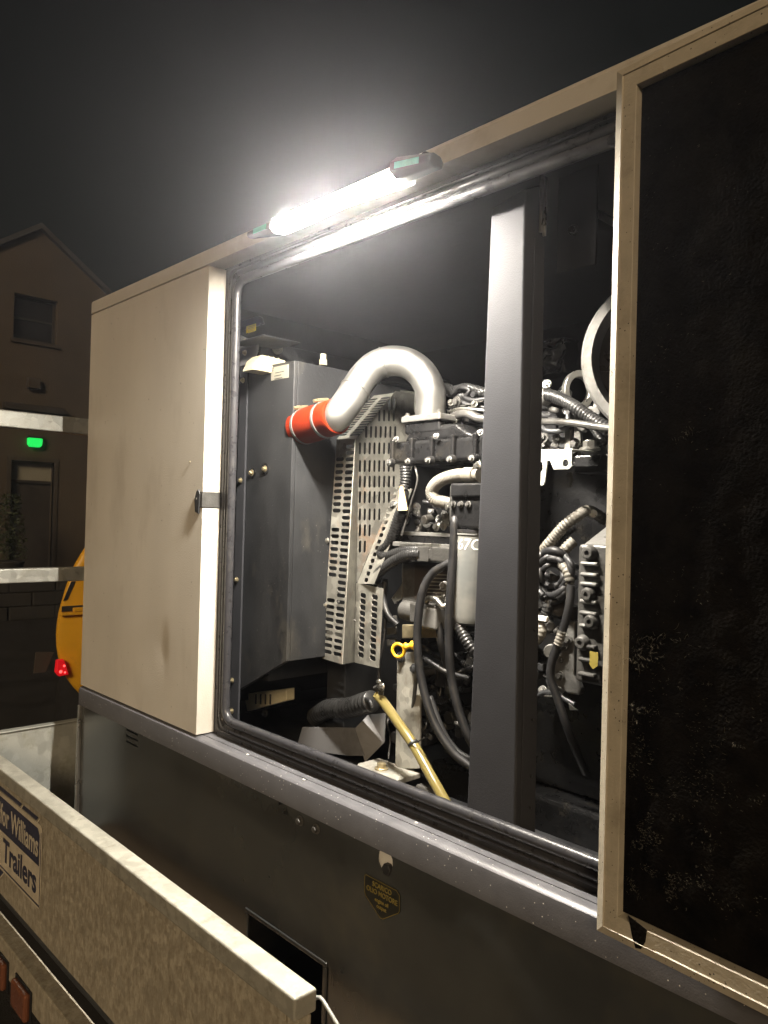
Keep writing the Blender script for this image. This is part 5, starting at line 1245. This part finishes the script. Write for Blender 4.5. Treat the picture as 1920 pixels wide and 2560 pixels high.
# projecting ledge with cables below the wall box
c_ = atX(80, 1020, BX); B('ledge', (BX + .002, c_.y - .7, c_.z - .1), (BX + .2, c_.y + .75, c_.z + .06), 'door_wood', bl, .01)
# green lamp over the door
gq = atX(84, 1106, BX)
gl = thing('exit_lamp', 'glowing green lamp mounted over the dark doorway', 'lamp', (BX, gq.y, gq.z - .13))
B('housing', (BX + .002, gq.y - .20, gq.z + .10), (BX + .18, gq.y + .20, gq.z + .15), 'door_wood', gl, .01)
bm = bmesh.new(); prism(bm, [V(BX + .01, gq.y + a, gq.z + b) for a, b in ((-.17, .10), (.17, .10), (.165, -.06), (.12, -.12), (-.12, -.12), (-.165, -.06))], (.14, 0, 0)); obj('lens', bm, 'green_glow', gl, bevel=.02, seg=3)
gl['group'] = 'lamps on the building'
# wing to the left so the wall goes on past the frame edge
B_w = thing('low_wing', 'dark low wing of the building at the left edge', 'building', (BX - 2, -1, 0))
B('wall', (BX - 6, -12, 0), (BX - .5, yl - .02, 4.6), 'render_wall', B_w, 0); bm = bmesh.new(); prism(bm, [V(BX - .3, -12, 4.6), V(BX - 3.2, -12, 6.4), V(BX - 6.2, -12, 4.6)], (0, yl + 11.9, 0)); obj('roof', bm, 'slate', B_w)
# yard wall, planter shrub, low kerb stones
yw = thing('yard_wall', 'low dark stone wall across the yard before the building', 'wall', (-13, 4, 0))
for k in range(16):
    for r_i in range(3):
        y = -2 + .72 * k + (.36 if r_i % 2 else 0) + random.uniform(-.02, .02); B('stone', (-13.0 + random.uniform(-.02, .02), y, .22 * r_i), (-12.7 + random.uniform(-.02, .02), y + .70, .22 * r_i + .212), 'stone', yw, .015)
B('coping', (-13.06, -2.0, .661), (-12.64, 9.8, .74), 'stone', yw, .02)
sb = thing('shrub', 'dark potted shrub standing beside the doorway', 'plant', (-18.6, 4.95, 0))
base = atX(25, 1360, -18.6)
bm = bmesh.new(); lathe(bm, V(-18.6, base.y, 0), V(-18.6, base.y, 1), [(0, .22), (.5, .30), (.52, .32), (.56, .32)], 20); obj('pot', bm, 'stone', sb, smooth=40)
bm = bmesh.new()
for k in range(900):
    h = random.random(); r = .42 * math.sqrt(random.random()) * (1 - .55 * h); th = random.uniform(0, 6.283); c = V(-18.6 + r * math.cos(th), base.y + r * math.sin(th), .6 + 1.5 * h)
    d = V(random.gauss(0, 1), random.gauss(0, 1), random.gauss(0, .7)).normalized(); e = d.cross(V(random.random(), random.random(), random.random())).normalized(); s = random.uniform(.03, .06)
    bm.faces.new([bm.verts.new(q) for q in (c - d * s, c + e * s * .5, c + d * s, c - e * s * .5)])
obj('foliage', bm, 'leaf_dark', sb, kind='stuff')

# ------------------------------------------------------------------ air volume added to imitate lens glare round the lamp
bm = bmesh.new(); box(bm, (-36, -24, -1.3), (14, 36, ap.z + 1.0))
hz = obj('bloom', bm, 'asphalt'); hz['kind'] = 'stuff'; hz['label'] = 'thin added lens haze glowing round the lamp'
hm = bpy.data.materials.new('bloom_air'); hm.use_nodes = True; nt = hm.node_tree
for n in list(nt.nodes):
    if n.type != 'OUTPUT_MATERIAL': nt.nodes.remove(n)
pv = nt.nodes.new('ShaderNodeVolumePrincipled'); pv.inputs['Color'].default_value = (.88, .90, 1.0, 1); pv.inputs['Density'].default_value = BLOOM; pv.inputs['Anisotropy'].default_value = 0.86
nt.links.new(pv.outputs[0], nt.nodes['Material Output'].inputs['Volume'])
hz.data.materials.clear(); hz.data.materials.append(hm)
